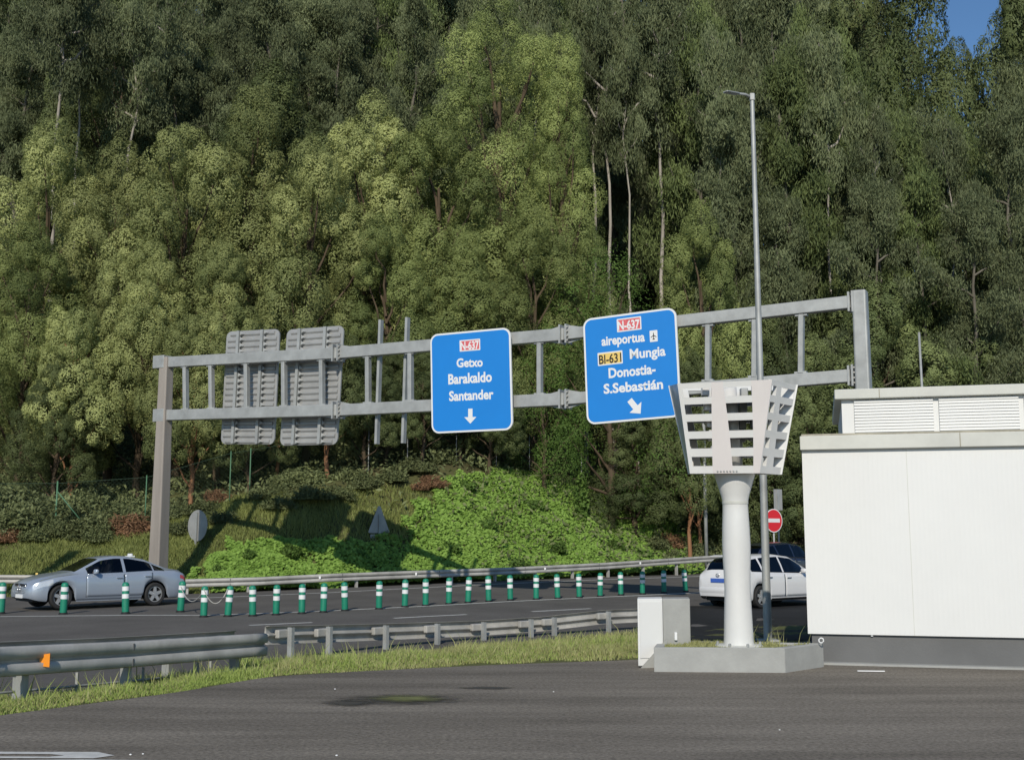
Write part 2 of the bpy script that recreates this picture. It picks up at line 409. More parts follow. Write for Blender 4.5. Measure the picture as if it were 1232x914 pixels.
# damp patches and pebbles on the tarmac
def stainmat(name, col, rough):
    m = mat(name, col, rough, var=.3, vscale=5); t = m.node_tree; L = t.links; b = t.nodes["Principled BSDF"]; out = t.nodes["Material Output"]
    a = t.nodes.new("ShaderNodeAttribute"); a.attribute_name = "cover"; tc = t.nodes.new("ShaderNodeTexCoord"); n = t.nodes.new("ShaderNodeTexNoise"); n.inputs['Scale'].default_value = 9; n.inputs['Detail'].default_value = 8
    mp = t.nodes.new("ShaderNodeMapping"); mp.inputs['Scale'].default_value = (.5, 1.6, 1); L.new(tc.outputs['Object'], mp.inputs[0]); L.new(mp.outputs[0], n.inputs['Vector'])
    ad = t.nodes.new("ShaderNodeMath"); ad.operation = 'ADD'; L.new(a.outputs['Fac'], ad.inputs[0]); L.new(n.outputs['Fac'], ad.inputs[1])
    mr = t.nodes.new("ShaderNodeMapRange"); mr.inputs[1].default_value = .72; mr.inputs[2].default_value = 1.3; L.new(ad.outputs[0], mr.inputs[0])
    tr = t.nodes.new("ShaderNodeBsdfTransparent"); ms = t.nodes.new("ShaderNodeMixShader"); L.new(mr.outputs[0], ms.inputs[0]); L.new(tr.outputs[0], ms.inputs[1]); L.new(b.outputs[0], ms.inputs[2]); L.new(ms.outputs[0], out.inputs[0]); return m
M['wet_soft'] = stainmat("damp_stain", (.058, .052, .040), .65); M['moss_soft'] = stainmat("moss_growth", (.13, .14, .045), .95)
def stain(nm, cx, cy, rx, ry, m_, lift):
    """soft-edged patch lying on the tarmac, an ellipse in plan"""
    c = onz(cx, cy, lift); e = onz(cx+rx, cy, lift); f = onz(cx, cy-ry, lift); ax_, ay_ = (e-c), (f-c); n = 24; V = []; cv = []
    for i in range(n+1):
        for j in range(n+1):
            u, v = 2*i/n-1, 2*j/n-1; p = c+ax_*u+ay_*v; V.append((p.x, p.y, lift)); cv.append(max(0., 1.0-math.hypot(u, v)))
    F = np.array([(i*(n+1)+j, (i+1)*(n+1)+j, (i+1)*(n+1)+j+1, i*(n+1)+j+1) for i in range(n) for j in range(n)])
    me = npmesh(nm, np.array(V), F); a = me.attributes.new("cover", 'FLOAT', 'POINT'); a.data.foreach_set("value", np.array(cv, np.float32)*1.0)
    return tag(link(nm, me, M[m_]), kind='stuff')
stain("wet_patch", 482, 841, 105, 9, 'wet_soft', .004)
stain("wet_patch", 420, 845, 45, 6, 'wet_soft', .007)
stain("wet_patch", 585, 827, 48, 2.6, 'wet_soft', .004)
stain("moss_patch", 490, 839.5, 62, 5.5, 'moss_soft', .011)
for i, (px, py, sz) in enumerate([(a_, b_, c_*.34) for a_, b_, c_ in [(403, 829, .03), (666, 832, .025), (157, 908, .03), (172, 907, .025), (405, 909, .03), (938, 878, .025)]]):
    mb = MB(); p = onz(px, py); rr = random.Random(i)
    mb.lathe([(sz*.5, 0), (sz, sz*.4), (sz*.8, sz*.9), (sz*.3, sz*1.1)], (p.x, p.y, 0), 7)
    o = mb.build("pebble", M['signwhite'], smooth=False)
    tag(o, "tiny white pebble lying on the dark car park tarmac", "pebble", "white pebbles scattered over the tarmac")
mb = MB(); p = onz(1048, 808); mb.box((p.x, p.y, .012), (.33, .03, .012), Matrix.Rotation(-.1, 3, 'Z'), .004)
tag(mb.build("plastic_strip", M['signwhite']), "pale flat strip lying on the tarmac in front of the grey plinth", "litter")

# ================================================================== KIOSK BUILDING
ang = R(-14.8); ux = Vector((math.cos(ang), math.sin(ang), 0)); uy = Vector((-math.sin(ang), math.cos(ang), 0))
c0 = onz(978, 797.5)                                 # plinth corner on the ground
nrm = -uy
def wallp(px, py, off=0.): return onplane(px, py, c0 - uy*off, nrm)
BL_, BD_ = 9.0, 4.2
bld = thing("kiosk_building", "white clad kiosk with grey plinth and louvred roof housing beside the white lantern column", "building", (c0.x, c0.y, 0))
rotB = Matrix.Rotation(ang, 3, 'Z')
def bbox(u0, u1, v0, v1, z0, z1, nm, m_, bev=0., smooth=False, par=bld):
    mb = MB(); cc = c0 + ux*((u0+u1)/2) + uy*((v0+v1)/2); mb.box((cc.x, cc.y, (z0+z1)/2), (u1-u0, v1-v0, z1-z0), rotB, bev)
    return mb.build(nm, M[m_], par, smooth, True)
zw0 = wallp(975, 762, .06).z; zw1 = wallp(966, 541, .06).z; zf = wallp(964, 524.5, .12).z
uL = (wallp(970, 700, .06)-c0).dot(ux)
bbox(0, BL_, 0, BD_, 0, zw0+.02, "plinth", 'plinth')
# corrugated cladding: fine vertical ribs
mb = MB(); n = 150; prof = []
du = (BL_+.1-uL)/n
zb = zw0; zt = zw1
vs, fs = [], []
for i in range(n+1):
    for k, (fu, off) in enumerate(((0, .05), (.86, .05), (.89, .0491), (.95, .0491))):
        u = uL + du*(i+fu)
        p = c0 + ux*u - uy*off
        vs += [(p.x, p.y, zb), (p.x, p.y, zt)]
for i in range(len(vs)//2-1): fs.append((2*i, 2*i+2, 2*i+3, 2*i+1))
mb.add(vs, fs); mb.build("cladding", M['white'], bld, False, True)
bbox(uL+.002, BL_+.1, -.04, BD_+.05, zw0+.001, zw1, "wall", 'white')
for uu in (1.33, 3.9, 6.4):
    bbox(uL+uu, uL+uu+.006, -.053, -.045, zw0, zw1, "panel_joint", 'trim')
bbox(uL-.02, BL_+.15, -.12, BD_+.1, zw1-.005, zf, "fascia", 'trim', .008)
bbox(uL+.95*2.1, uL+.95*2.1+.012, -.124, -.11, zw1, zf-.004, "fascia_joint", 'dirty')
bbox(uL+.0, BL_+.1, -.06, BD_+.05, zf-.01, zf+.03, "roof", 'dirty')
# rooftop housing set back a little
vo = .35
def wp2(px, py): return onplane(px, py, c0 + uy*vo, nrm)
hz0 = zf+.0; hz1 = wp2(1012, 481).z; hz2 = wp2(1012, 470).z
u0 = (wp2(1013, 500)-c0).dot(ux)
bbox(u0, BL_-.2, vo, BD_-.3, hz0, hz1, "roof_housing", 'white')
bbox(u0-.09, BL_-.1, vo-.09, BD_-.2, hz1, hz2+.01, "roof_slab", 'trim', .012)
uj = (wp2(1057, 475)-c0).dot(ux); bbox(uj, uj+.012, vo-.094, vo-.05, hz1+.01, hz2, "slab_joint", 'dirty')
la = [(wp2(px, 500)-c0).dot(ux) for px in (1028, 1123, 1130, 1226, 1232)]
for a, b in ((la[0], la[1]), (la[2], la[3]), (la[3]+.07, la[3]+1.1)):
    lv = MB(); nl = 11
    for i in range(nl):
        z = hz0+.06 + (hz1-.02-hz0-.06)*(i+.5)/nl
        cc = c0+ux*((a+b)/2)+uy*(vo-.018); lv.box((cc.x, cc.y, z), (b-a, .035, (hz1-hz0)/nl*.78), rotB @ Matrix.Rotation(R(-28), 3, 'X'))
    lv.build("louvre_panel", M['white'], bld, False, True)
bbox(u0+.02, BL_-.3, vo-.06, vo-.03, hz0+.02, hz0+.055, "louvre_sill", 'trim')
# pale strip of concrete at the foot of the plinth
mb = MB(); a = c0-uy*.16+ux*.1; cc = c0+ux*(BL_/2)-uy*.08
mb.box((cc.x, cc.y, .012), (BL_, .16, .03), rotB); tag(mb.build("kerb_strip", M['concrete']), kind='structure')
for px, py, sx in ((1049, 764, .03), (1184, 764.5, .13)):
    mb = MB(); p = wallp(px, py, .02); mb.box(p, (sx, .03, .025), rotB, .005); mb.build("drain_spout", M['signwhite'], bld, False, True)

# ================================================================== PLANTER, LANTERN COLUMN, CABINET
FLp, FRp, BRp = onz(787, 807.7), onz(945, 808.9), onz(991.6, 801.7)
BLp = onz(812, 800); BLp = Vector((BLp.x, 15.75, 0)); BLp.x = 1.95
pl = thing("planter", "low pale concrete planter with grass round the foot of the white column", "planter", FLp)
ctr = (FLp+FRp+BRp+BLp)/4
def shr(p, k): return ctr + (p-ctr)*k
mb = MB(); PH = .295; outer = [FLp, FRp, BRp, BLp]; inner = [p + (ctr-p).normalized()*.14 for p in outer]
vs = [(p.x, p.y, 0) for p in outer]+[(p.x, p.y, PH) for p in outer]+[(p.x, p.y, PH) for p in inner]+[(p.x, p.y, PH-.08) for p in inner]
fs = []
for i in range(4):
    j = (i+1) % 4; fs += [(i, j, 4+j, 4+i), (4+i, 4+j, 8+j, 8+i), (8+i, 8+j, 12+j, 12+i)]
mb.add(vs, fs); o = mb.build("planter_wall", M['concrete'], pl, False, True)
bv_ = o.modifiers.new("bevel", 'BEVEL'); bv_.width = .008; bv_.segments = 2
mb = MB(); mb.add([(p.x, p.y, PH-.03) for p in inner], [(0, 1, 2, 3)]); mb.build("soil", M['soil'], pl, False, True)
mb = MB(); p = onz(988, 771, 0); p = at(988, 771, FRp.y+.55); 
th = [2*math.pi*k/20 for k in range(21)]
mb.tube([(p.x+.03*math.cos(a), p.y, p.z+.01+.03*math.sin(a)) for a in th], .009, 6); mb.build("lifting_eye", M['signwhite'], pl, True, True)

colp = at(889, 775, 15.0); colp = Vector((colp.x, 15.0, 0))
tot = thing("lantern_column", "white sculpted column carrying a flared slotted lantern head, standing in the concrete planter", "column", colp)
f_ = 15.0/ray(889, 700).y/FPX     # metres per pixel
def zc(py): return at(889, py, 15.0).z
prof = [(.0, zc(792)), (19.0*f_, zc(792)), (18.4*f_, zc(776)), (17.6*f_, zc(768)), (16.4*f_, zc(735)), (15.4*f_, zc(710)), (15.8*f_, zc(690)), (16.6*f_, zc(672)), (17*f_, zc(655)),
        (16.4*f_, zc(635)), (15.5*f_, zc(615)), (15.2*f_, zc(604)), (17*f_, zc(596)), (21*f_, zc(583)), (24.5*f_, zc(572)), (24.5*f_, zc(566))]
mb = MB(); mb.lathe(prof, (colp.x, colp.y, 0), 40); mb.build("shaft", M['gelcoat'], tot, 'auto', True)
mb = MB(); mb.lathe([(.30, PH-.03), (.30, PH), (.27, PH+.012)], (colp.x, colp.y, 0), 32); mb.build("base_collar", M['trim'], tot, 'auto', True)
# lantern head: four-sided flared frustum, front face turned a little to the left of the camera
zt0, zt1 = zc(568), zc(457)
tl, tr_, tb = at(816, 460.5, 14.55), at(929, 456, 14.35), None
def hc(px, py, D): p = at(px, py, D); return Vector((p.x, p.y, p.z))
TL, TR = hc(815, 461.5, 14.52), hc(929, 456.5, 14.40)
BLh, BRh = hc(830, 569.5, 14.70), hc(914, 569, 14.60)
TR2, BR2 = hc(960, 463.5, 15.02), hc(941, 571, 15.02)
TL2, BL2 = hc(804.5, 464.5, 15.42), hc(828.5, 570, 15.36)
def holed(a, b, c, d, us, vs_, holes, th, nm, m_, par, pink=()):
    """panel a(BL) b(BR) c(TR) d(TL) with rectangular holes"""
    fm = lambda u, v: (a*(1-u)+b*u)*(1-v) + (d*(1-u)+c*u)*v
    us = us if isinstance(us, tuple) else (us, us)
    vs2 = [fm(a_*(1-v)+b_*v, v) for v in vs_ for a_, b_ in zip(*us)]; nu = len(us[0]); f1 = []; f2 = []
    for j in range(len(vs_)-1):
        for i in range(nu-1):
            if (i, j) in holes: continue
            f = (j*nu+i, j*nu+i+1, (j+1)*nu+i+1, (j+1)*nu+i); (f2 if i in pink else f1).append(f)
    o = None
    for fl, mm, nn in ((f1, m_, nm), (f2, 'pink', 'pillar_face')):
        if not fl: continue
        mb = MB(); mb.add(vs2, fl); oo = mb.build(nn, M[mm], par, False, True, fix=False)
        bm = bmesh.new(); bm.from_mesh(oo.data); bmesh.ops.delete(bm, geom=[v for v in bm.verts if not v.link_faces], context='VERTS'); bm.to_mesh(oo.data); bm.free()
        so_ = oo.modifiers.new("thick", 'SOLIDIFY'); so_.thickness = th; so_.offset = -1
    return oo
# rows from the photo (fraction from bottom): openings
rowsf = [0, .08, .185, .275, .385, .465, .575, .655, .765, .84, .94, 1]
usF = ([0, .02, .33, .62, .91, 1.0], [0, .055, .36, .48, .78, 1.0])
hF = {(i, j) for i in (1, 3) for j in (1, 3, 5, 7, 9)}
head = tot
holed(BLh, BRh, TR, TL, usF, rowsf, hF, .05, "front_panel", 'gelcoat', tot, pink=(2, 4))
usR = ([0, .05, .24, .55, .94, 1.0], [0, .03, .21, .38, .92, 1.0]); hR = {(i, j) for i in (1, 3) for j in (1, 3, 5, 7, 9)}
holed(BRh, BR2, TR2, TR, usR, rowsf, hR, .05, "side_panel", 'gelcoat', tot)
holed(BL2, BLh, TL, TL2, [0, .12, .42, .55, .85, 1], rowsf, set(), .05, "side_panel", 'gelcoat', tot)
holed(BR2, BL2, TL2, TR2, [0, .12, .42, .55, .85, 1], rowsf, hF, .05, "rear_panel", 'gelcoat', tot)
mb = MB(); mb.add([p+Vector((0, 0, .012)) for p in (BLh, BRh, BR2, BL2)]+[p+Vector((0, 0, .05)) for p in (BLh, BRh, BR2, BL2)], [(3, 2, 1, 0), (4, 5, 6, 7), (0, 1, 5, 4), (1, 2, 6, 5), (2, 3, 7, 6), (3, 0, 4, 7)])
mb.build("bottom_plate", M['gelcoat'], tot, False, True)
cin = (TL+TR+TR2+TL2)/4
mb = MB(); mb.tube([(colp.x, colp.y, zt0), (cin.x, cin.y, zt1-.12)], .10, 12); mb.build("inner_mast", M['gelcoat'], tot, True, True)
for k, (dx, dy) in enumerate(((-.32, -.12), (-.2, .1), (.22, .15), (.36, -.05))):
    mb = MB()
    for zz_ in (.25, .45, .62, .83, 1.02): mb.box((cin.x+dx*(.6+.4*zz_), cin.y+dy, zt0+zz_), (.09, .12, .13), None, .01)
    mb.build("inner_bracket", M['gelcoat'] if k < 2 else M['galv'], tot, False, True)
mb = MB()
for f in (.38, .60, .82): 
    ring = [(BLh.lerp(TL, f)), (BRh.lerp(TR, f)), (BR2.lerp(TR2, f)), (BL2.lerp(TL2, f))]; cc = sum(ring, Vector())/4
    r2 = [cc+(p-cc)*.80 for p in ring]; mb.add(r2+[p+Vector((0, 0, .02)) for p in r2], [(3, 2, 1, 0), (4, 5, 6, 7), (0, 1, 5, 4), (1, 2, 6, 5), (2, 3, 7, 6), (3, 0, 4, 7)])
mb.build("inner_shelf", M['plinth'], tot, False, True)

for k in range(8):
    a = 2*math.pi*k/8+.2; MB().lathe([(.018, PH), (.018, PH+.035), (.010, PH+.042)], (colp.x+.285*math.cos(a), colp.y+.285*math.sin(a), 0), 8).build("bolt", M['galv'], tot, False, True)
for k in range(7):
    f = .40+.045*k; p = BLh.lerp(BRh, f).lerp(TL.lerp(TR, f), .025)+Vector((0, -.004, 0)); MB().lathe([(.001, -.008), (.011, -.008), (.013, .004)], p, 8, 'y').build("bolt", M['galv'], tot, False, True)
MB().lathe([(15.6*f_, zc(606.5)), (15.75*f_, zc(605.5)), (15.75*f_, zc(603.5)), (15.6*f_, zc(602.5))], (colp.x, colp.y, 0), 40).build("neck_joint", M['trim'], tot, 'auto', True)
# cabinet
cb = onz(768, 803); 
cab = thing("control_cabinet", "white steel control cabinet with a stained side standing at the end of the planter", "cabinet", cb)
ztop = at(768, 720, cb.y).z
cA = cb; cB = onz(800, 802); cBt = Vector((at(797, 720, cA.y+.10).x, cA.y+.10, 0))
cC = Vector((at(830, 720, cA.y+.16).x, cA.y+.16, 0)); cD = Vector((at(800, 720, cA.y+.62).x, cA.y+.62, 0)); cE = cA + (cD-cA)*.9
def pr(pts, z0, z1, nm, m_, bev=.01):
    mb = MB(); mb.prism([(p.x, p.y) for p in pts], lambda u, v, w_: (u, v, w_), z0, z1); o = mb.build(nm, M[m_], cab, False, True)
    b = o.modifiers.new("bevel", 'BEVEL'); b.width = bev; b.segments = 2; return o
bk = Vector((.05, .45, 0))
pr([cA, cBt, cBt+bk, cA+bk], .02, ztop, "cabinet_body", 'white')
pr([cBt+Vector((.004, .012, 0)), cC, cC+bk, cBt+bk], .02, ztop-.005, "cabinet_wing", 'concrete')
q1, q2 = cA.lerp(cBt, .08), cA.lerp(cBt, .93); fo = Vector((0, -.006, 0))
mb = MB(); mb.add([(q1.x, q1.y-.006, .30*0+.12), (q2.x, q2.y-.006, .12), (q2.x, q2.y-.006, ztop-.04), (q1.x, q1.y-.006, ztop-.04)], [(0, 1, 2, 3)])
o = mb.build("cabinet_door", M['white'], cab, False, True, fix=False); s_ = o.modifiers.new("t", 'SOLIDIFY'); s_.thickness = .012; s_.offset = 0
# sloping concrete haunch at its foot
hA, hB = cA + Vector((.03, -.03, 0)), FLp + Vector((-.01, .03, 0))
zq = at(798, 768, cA.y).z
mb = MB(); P0 = [hA, Vector((cBt.x+.05, cBt.y-.035, 0)), Vector((cBt.x+.05, cBt.y-.035, zq))]
mb.add(P0+[p+Vector((0, .03, 0)) for p in P0], [(0, 1, 2), (5, 4, 3), (0, 3, 4, 1), (1, 4, 5, 2), (2, 5, 3, 0)]); mb.build("foot_haunch", M['concrete'], cab, False, True)
mb = MB(); p = at(813, 765, cA.y+.12); mb.box(p, (.035, .05, .10), None, .006); mb.build("hasp", M['signwhite'], cab, False, True)

# ================================================================== GUARDRAILS
WPROF = [(-.155, -.01), (-.15, .03), (-.135, .055), (-.035, .062), (-.018, .005), (0, -.015), (.018, .005), (.035, .062), (.135, .055), (.15, .03), (.155, -.01)]
def wbeam(path, zc_, side, nm, par, hgt=.31, steps=14):
    """W-beam swept along path (xy), centre height list; side=+1/-1 which way the waves face"""
    mb = MB(); P = [Vector(p) for p in path]; n = len(WPROF); rings = 0
    for i, p in enumerate(P):
        d = (P[min(i+1, len(P)-1)]-P[max(i-1, 0)]); d.z = 0; d.normalize(); s_ = Vector((-d.y, d.x, 0))*side
        for v, o in WPROF:
            q = p + s_*o; mb.v.append((q.x, q.y, p.z + v*hgt/.31))
    for i in range(len(P)-1):
        for k in range(n-1): mb.f.append((i*n+k, i*n+k+1, (i+1)*n+k+1, (i+1)*n+k))
    o = mb.build(nm, M['rail'], par, True, True, fix=False); so_ = o.modifiers.new("t", 'SOLIDIFY'); so_.thickness = .006; so_.offset = 0
    return o
def along(path, step, start=0.):
    P = [Vector(p) for p in path]; out = []; acc = -start
    for a, b in zip(P[:-1], P[1:]):
        L = (b-a).length
        while acc <= L: out.append((a.lerp(b, max(0, acc)/L), (b-a).normalized())); acc += step
        acc -= L
    return out
def cpost(p, d, h0, h1, par, wd=.11, m_='galv', nm="post"):
    mb = MB(); s_ = Vector((-d.y, d.x, 0)); rot = Matrix.Rotation(math.atan2(d.y, d.x), 3, 'Z')
    mb.box((p.x, p.y, (h0+h1)/2), (.012, wd, h1-h0), rot)
    for k in (-1, 1):
        q = Vector((p.x, p.y, 0)) + s_*k*wd/2 + d*.03; mb.box((q.x, q.y, (h0+h1)/2), (.07, .010, h1-h0), rot)
    return mb.build(nm, M[m_], par, False, True)
# near double guardrail at the left edge
a0 = at(-160, 822, 10.6); a1 = at(0, 796, 12.8); a2 = at(160, 786.5, 14.8); a3 = at(318, 775, 17.0)
gr = thing("guardrail", "weathered double guardrail with an orange reflector, its end beside the grass verge", "guardrail", (a1.x, a1.y, -.35))
fine = lambda pts, n=10: [Vector(pts[i]).lerp(Vector(pts[i+1]), k/n) for i in range(len(pts)-1) for k in range(n)] + [Vector(pts[-1])]
pth = fine([a0, a1, a2, a3]); wbeam(pth, 0, -1, "front_beam", gr, .315)
dl = (a3-a1); dl.z = 0; dl.normalize(); off = Vector((-dl.y, dl.x, 0))
back = [p + off*.48 + Vector((0, 0, .01)) for p in pth]; wbeam(back, 0, 1, "rear_beam", gr, .34)
for px, pt, D in ((40, 800, 13.6), (57, 800, 13.7), (158, 790, 15.0), (236, 783, 16.0), (289, 778, 16.9)):
    p = min(pth, key=lambda q: abs(pix(q)[0]-px)); q = p + off*(.13 if px not in (57, 236) else .40); g = gz(q.x, q.y)
    cpost(q, dl, g-.1, p.z+.1, gr, .11)
    mb = MB(); rot = Matrix.Rotation(math.atan2(dl.y, dl.x), 3, 'Z'); c_ = p+off*.24; mb.box((c_.x, c_.y, p.z+.04), (.12, .36, .18), rot); mb.build("spacer", M['rail'], gr, False, True)
cab_p = [p + off*.30 + Vector((0, 0, -.36)) for p in pth]; mb = MB(); mb.tube(cab_p, .016, 6); mb.build("lower_tube", M['galv'], gr, True, True)
for i, px in enumerate((120, 186, 197, 263, 278)):
    p = min(pth, key=lambda q: abs(pix(q)[0]-px)) + off*.30; g = gz(p.x, p.y); mb = MB(); mb.box((p.x, p.y, p.z-.45), (.03, .03, .5)); mb.build("stake", M['galv'], gr, False, True)
mb = MB(); p = at(54, 794, min(pth, key=lambda q: abs(pix(q)[0]-54)).y-.09)
rz = Matrix.Rotation(math.atan2(dl.y, dl.x)-.9, 3, 'Z'); mb.add([p+rz @ Vector(v) for v in ((-.055, 0, -.06), (.05, .0, -.075), (.05, 0, .075), (-.055, 0, .06), (-.055, .03, -.06), (.05, .03, -.075), (.05, .03, .075), (-.055, .03, .06))], [(0, 1, 2, 3), (7, 6, 5, 4), (0, 4, 5, 1), (1, 5, 6, 2), (2, 6, 7, 3), (3, 7, 4, 0)])
mb.build("reflector", M['orange'], gr, False, True)
# second rail, seen from behind, along the verge
b_pts = [onz(322, 760.5, -.42+.62), onz(456, 757, -.42+.62+.0), onz(575, 752.5, .2), onz(725, 741, .2), onz(800, 737, .2)]
b_pts = [at(322, 764, 19.6), at(340, 763.5, 20.0), at(456, 760, 22.2), at(575, 755.5, 24.2), at(650, 750.5, 25.2), at(725, 742, 26.3), at(800, 738.5, 27.5)]
for p in b_pts: p.z = min(p.z, gz(p.x, p.y)+.75)
g2 = thing("guardrail", "single grey guardrail seen from behind with posts and spacer blocks along the verge", "guardrail", (b_pts[0].x, b_pts[0].y, -.42))
pth2 = fine(b_pts, 8); wbeam(pth2, 0, 1, "beam", g2, .30)
for px in (340, 388, 456, 521, 577, 630, 660, 727, 790):
    i = min(range(len(pth2)-1), key=lambda k: abs(pix(pth2[k])[0]-px)); p = pth2[i]; d = (pth2[i+1]-p); d.z = 0; d.normalize(); s_ = Vector((d.y, -d.x, 0))
    q = p + s_*.16; cpost(q, d, gz(q.x, q.y)-.1, p.z+.13, g2, .085)
    mb = MB(); c_ = p + s_*.07; rot = Matrix.Rotation(math.atan2(d.y, d.x), 3, 'Z'); mb.box((c_.x-d.x*.1, c_.y-d.y*.1, p.z+.03), (.24, .10, .14), rot, .02); mb.build("spacer", M['rail'], g2, False, True)
# far guardrail
def railpt(px, py, D): return at(px, py, D)
f_pts = [at(-330, 697, 37.2), at(-100, 696, 38.6), at(30, 696.5, 39.2), at(120, 698, 39.4), at(220, 701.5, 40.2), at(310, 699, 41.2), at(400, 694.5, 42.6), at(520, 690, 45.0), at(616, 686.5, 47.2), at(730, 680.5, 50.5), at(845, 672.5, 54.0), at(960, 666, 58), at(1150, 657, 66)]
g3 = thing("guardrail", "long far guardrail at the foot of the green bank behind the bollards", "guardrail", (f_pts[5].x, f_pts[5].y, -.2))
pth3 = fine(f_pts, 6); wbeam(pth3, 0, -1, "beam", g3, .28)
for p, d in along(f_pts, 2.05, .3):
    d.z = 0; d.normalize(); q = p + Vector((-d.y, d.x, 0))*.08
    cpost(q, d, gz(q.x, q.y)-.15, p.z+.05, g3, .12, 'rail')
for px in (381, 503, 652, 765):
    p = min(pth3, key=lambda q: abs(pix(q)[0]-px)); mb = MB(); mb.box((p.x, p.y-.10, p.z+.02), (.07, .02, .10), None, .005); mb.build("reflector", M['signwhite'], g3, False, True)
p = min(pth3, key=lambda q: abs(pix(q)[0]-44)); mb = MB(); mb.box((p.x, p.y-.08, p.z+.16), (.08, .02, .12), None, .005); mb.build("reflector", M['yellow'], g3, False, True)

def lapjoints(path, par, step, side, h_):
    for p, d in along(path, step, .9):
        d = Vector((d.x, d.y, 0)).normalized(); s_ = Vector((-d.y, d.x, 0))*side; rot = Matrix.Rotation(math.atan2(d.y, d.x), 3, 'Z')
        for v in (-.09, .09): q = p+s_*.060; MB().box((q.x, q.y, p.z+v*h_/.31), (.03, .012, .085), rot, .004).build("lap_joint", M['plinth'], par, False, True)
lapjoints(pth3, g3, 4.1, -1, .28); lapjoints(pth, gr, 2.6, -1, .315)
# ================================================================== LANE BOLLARDS
bp = [(1, 738), (76, 738.5), (151, 738), (217, 736), (245, 742), (274, 741.5), (304, 741), (332, 739.5), (363, 738), (389, 736.5), (415, 734.5), (456, 732.5), (487, 730), (512, 728.5), (540, 726.5), (563, 725), (588, 723.5), (614, 722), (645, 721), (671, 720), (697, 719), (722, 717.5), (747, 716), (773, 714.5), (799, 713), (825, 711.5)]
ordn = "first second third fourth fifth sixth seventh eighth ninth tenth eleventh twelfth thirteenth fourteenth fifteenth sixteenth seventeenth eighteenth nineteenth twentieth twenty-first twenty-second twenty-third".split()
bo = thing("lane_bollard", "x", "bollard")
mb = MB(); mb.lathe([(.115, 0), (.115, .015), (.10, .03), (.10, .045)], n=20); mb.build("base", M['black'], bo, 'auto')
mb = MB(); mb.lathe([(.084, .03), (.087, .06), (.087, .70), (.082, .735), (.062, .76), (.028, .775), (0.001, .778)], n=20); mb.build("tube", M['green'], bo, 'auto')
for z in (.43, .615):
    mb = MB(); mb.lathe([(.0895, z-.055), (.0895, z+.055)], n=20); mb.build("reflective_band", M['signwhite'], bo, 'auto')
def copytree(o, parent=None):
    c = o.copy(); C.objects.link(c); c.parent = parent
    for ch in list(o.children): copytree(ch, c)
    return c
bpos = []
for i, (px, py) in enumerate(bp):
    o = bo if i == 0 else copytree(bo)
    h = hit(px, py); bpos.append(h); o.location = h; o.rotation_euler = (R(rs.uniform(-3.5, 3.5)), R(rs.uniform(-3.5, 3.5)), rs.uniform(0, 6))
    s_ = 1.0 if i > 3 else 1.06; o.scale = (s_, s_, s_)
    if i == 0: lb = "green bollard with two white bands, in front of the sedan's grille at the photo's edge"
    elif i == 1: lb = "green bollard with two white bands, in front of the silver sedan's front wheel"
    elif i == 2: lb = "green bollard with two white bands, in front of the silver sedan's doors"
    elif i == 3: lb = "green bollard directly behind the tail of the silver sedan"
    else: lb = f"green and white lane bollard, {ordn[i-3]} in the row counting on from the sedan's tail"
    tag(o, lb, "bollard", "green lane bollards along the road centre")
# pale cable drooping between the first bollards behind the sedan
def cable(idx, sag):
    mb = MB(); path = []
    for a, b in zip(idx[:-1], idx[1:]):
        A, B = bpos[a]+Vector((0, -.08, .70)), bpos[b]+Vector((0, -.08, .70))
        for k in range(12):
            f = k/12; p = A.lerp(B, f); p.z -= sag*4*f*(1-f); path.append(p)
    path.append(bpos[idx[-1]]+Vector((0, -.08, .70))); mb.tube(path, .012, 6); return mb
tag(cable([3, 4, 5], .36).build("sagging_cable", M['cable'], smooth=True), "pale cable sagging in loops between the bollards behind the silver sedan", "cable")

# ================================================================== GANTRY
gL = at(195, 560, 41.2); gR = at(1036, 450, 30.0)
gd = Vector((gR.x-gL.x, gR.y-gL.y, 0)).normalized(); gn = Vector((gd.y, -gd.x, 0))     # gn faces the camera
if gn.y > 0: gn = -gn
def gp(px, py, off=0.): return onplane(px, py, gL + gn*off, gn)
gan = thing("sign_gantry", "galvanised steel road gantry with two posts and two horizontal beams spanning the road", "gantry", (gL.x, gL.y, 0))
UP = [(195, 436.5), (407, 425), (680, 402.5), (1024, 363.8)]; LO = [(192, 499.8), (407, 493.6), (680, 480.3), (1024, 452.2)]
for nodes, hh in ((UP, .37), (LO, .37)):
    for i in range(3):
        a, b = gp(*nodes[i]), gp(*nodes[i+1]); mb = MB(); mb.beam(a, b, .26, hh if i < 2 else .335)
        o = mb.build("beam", M['galv'], gan, False, True); bv_ = o.modifiers.new("b", 'BEVEL'); bv_.width = .02; bv_.segments = 2
    for i in (1, 2):
        p = gp(*nodes[i]); mb = MB(); rot = Matrix.Rotation(math.atan2(gd.y, gd.x), 3, 'Z')
        mb.box(p-gd*.10, (.05, .42, .56), rot); mb.box(p+gd*.10, (.05, .42, .56), rot)
        for s_ in (-1, 1):
            for k in (-1, 1): mb.add([p+gd*.12*s_+Vector((0, 0, .18*k))+gn*.03, p+gd*.55*s_+Vector((0, 0, .18*k))+gn*.03, p+gd*.12*s_+Vector((0, 0, .27*k))+gn*.03], [(0, 1, 2)])
        mb.build("splice_flange", M['galv'], gan, False, True)
        for s_ in (-.2, -.07, .07, .2): MB().box(p+gd*.14+gn*.17+Vector((0, 0, s_)), (.05, .05, .04), rot).build("bolt", M['rail'], gan, False, True)
def lerpx(nodes, px):
    return np.interp(px, [n[0] for n in nodes], [n[1] for n in nodes])
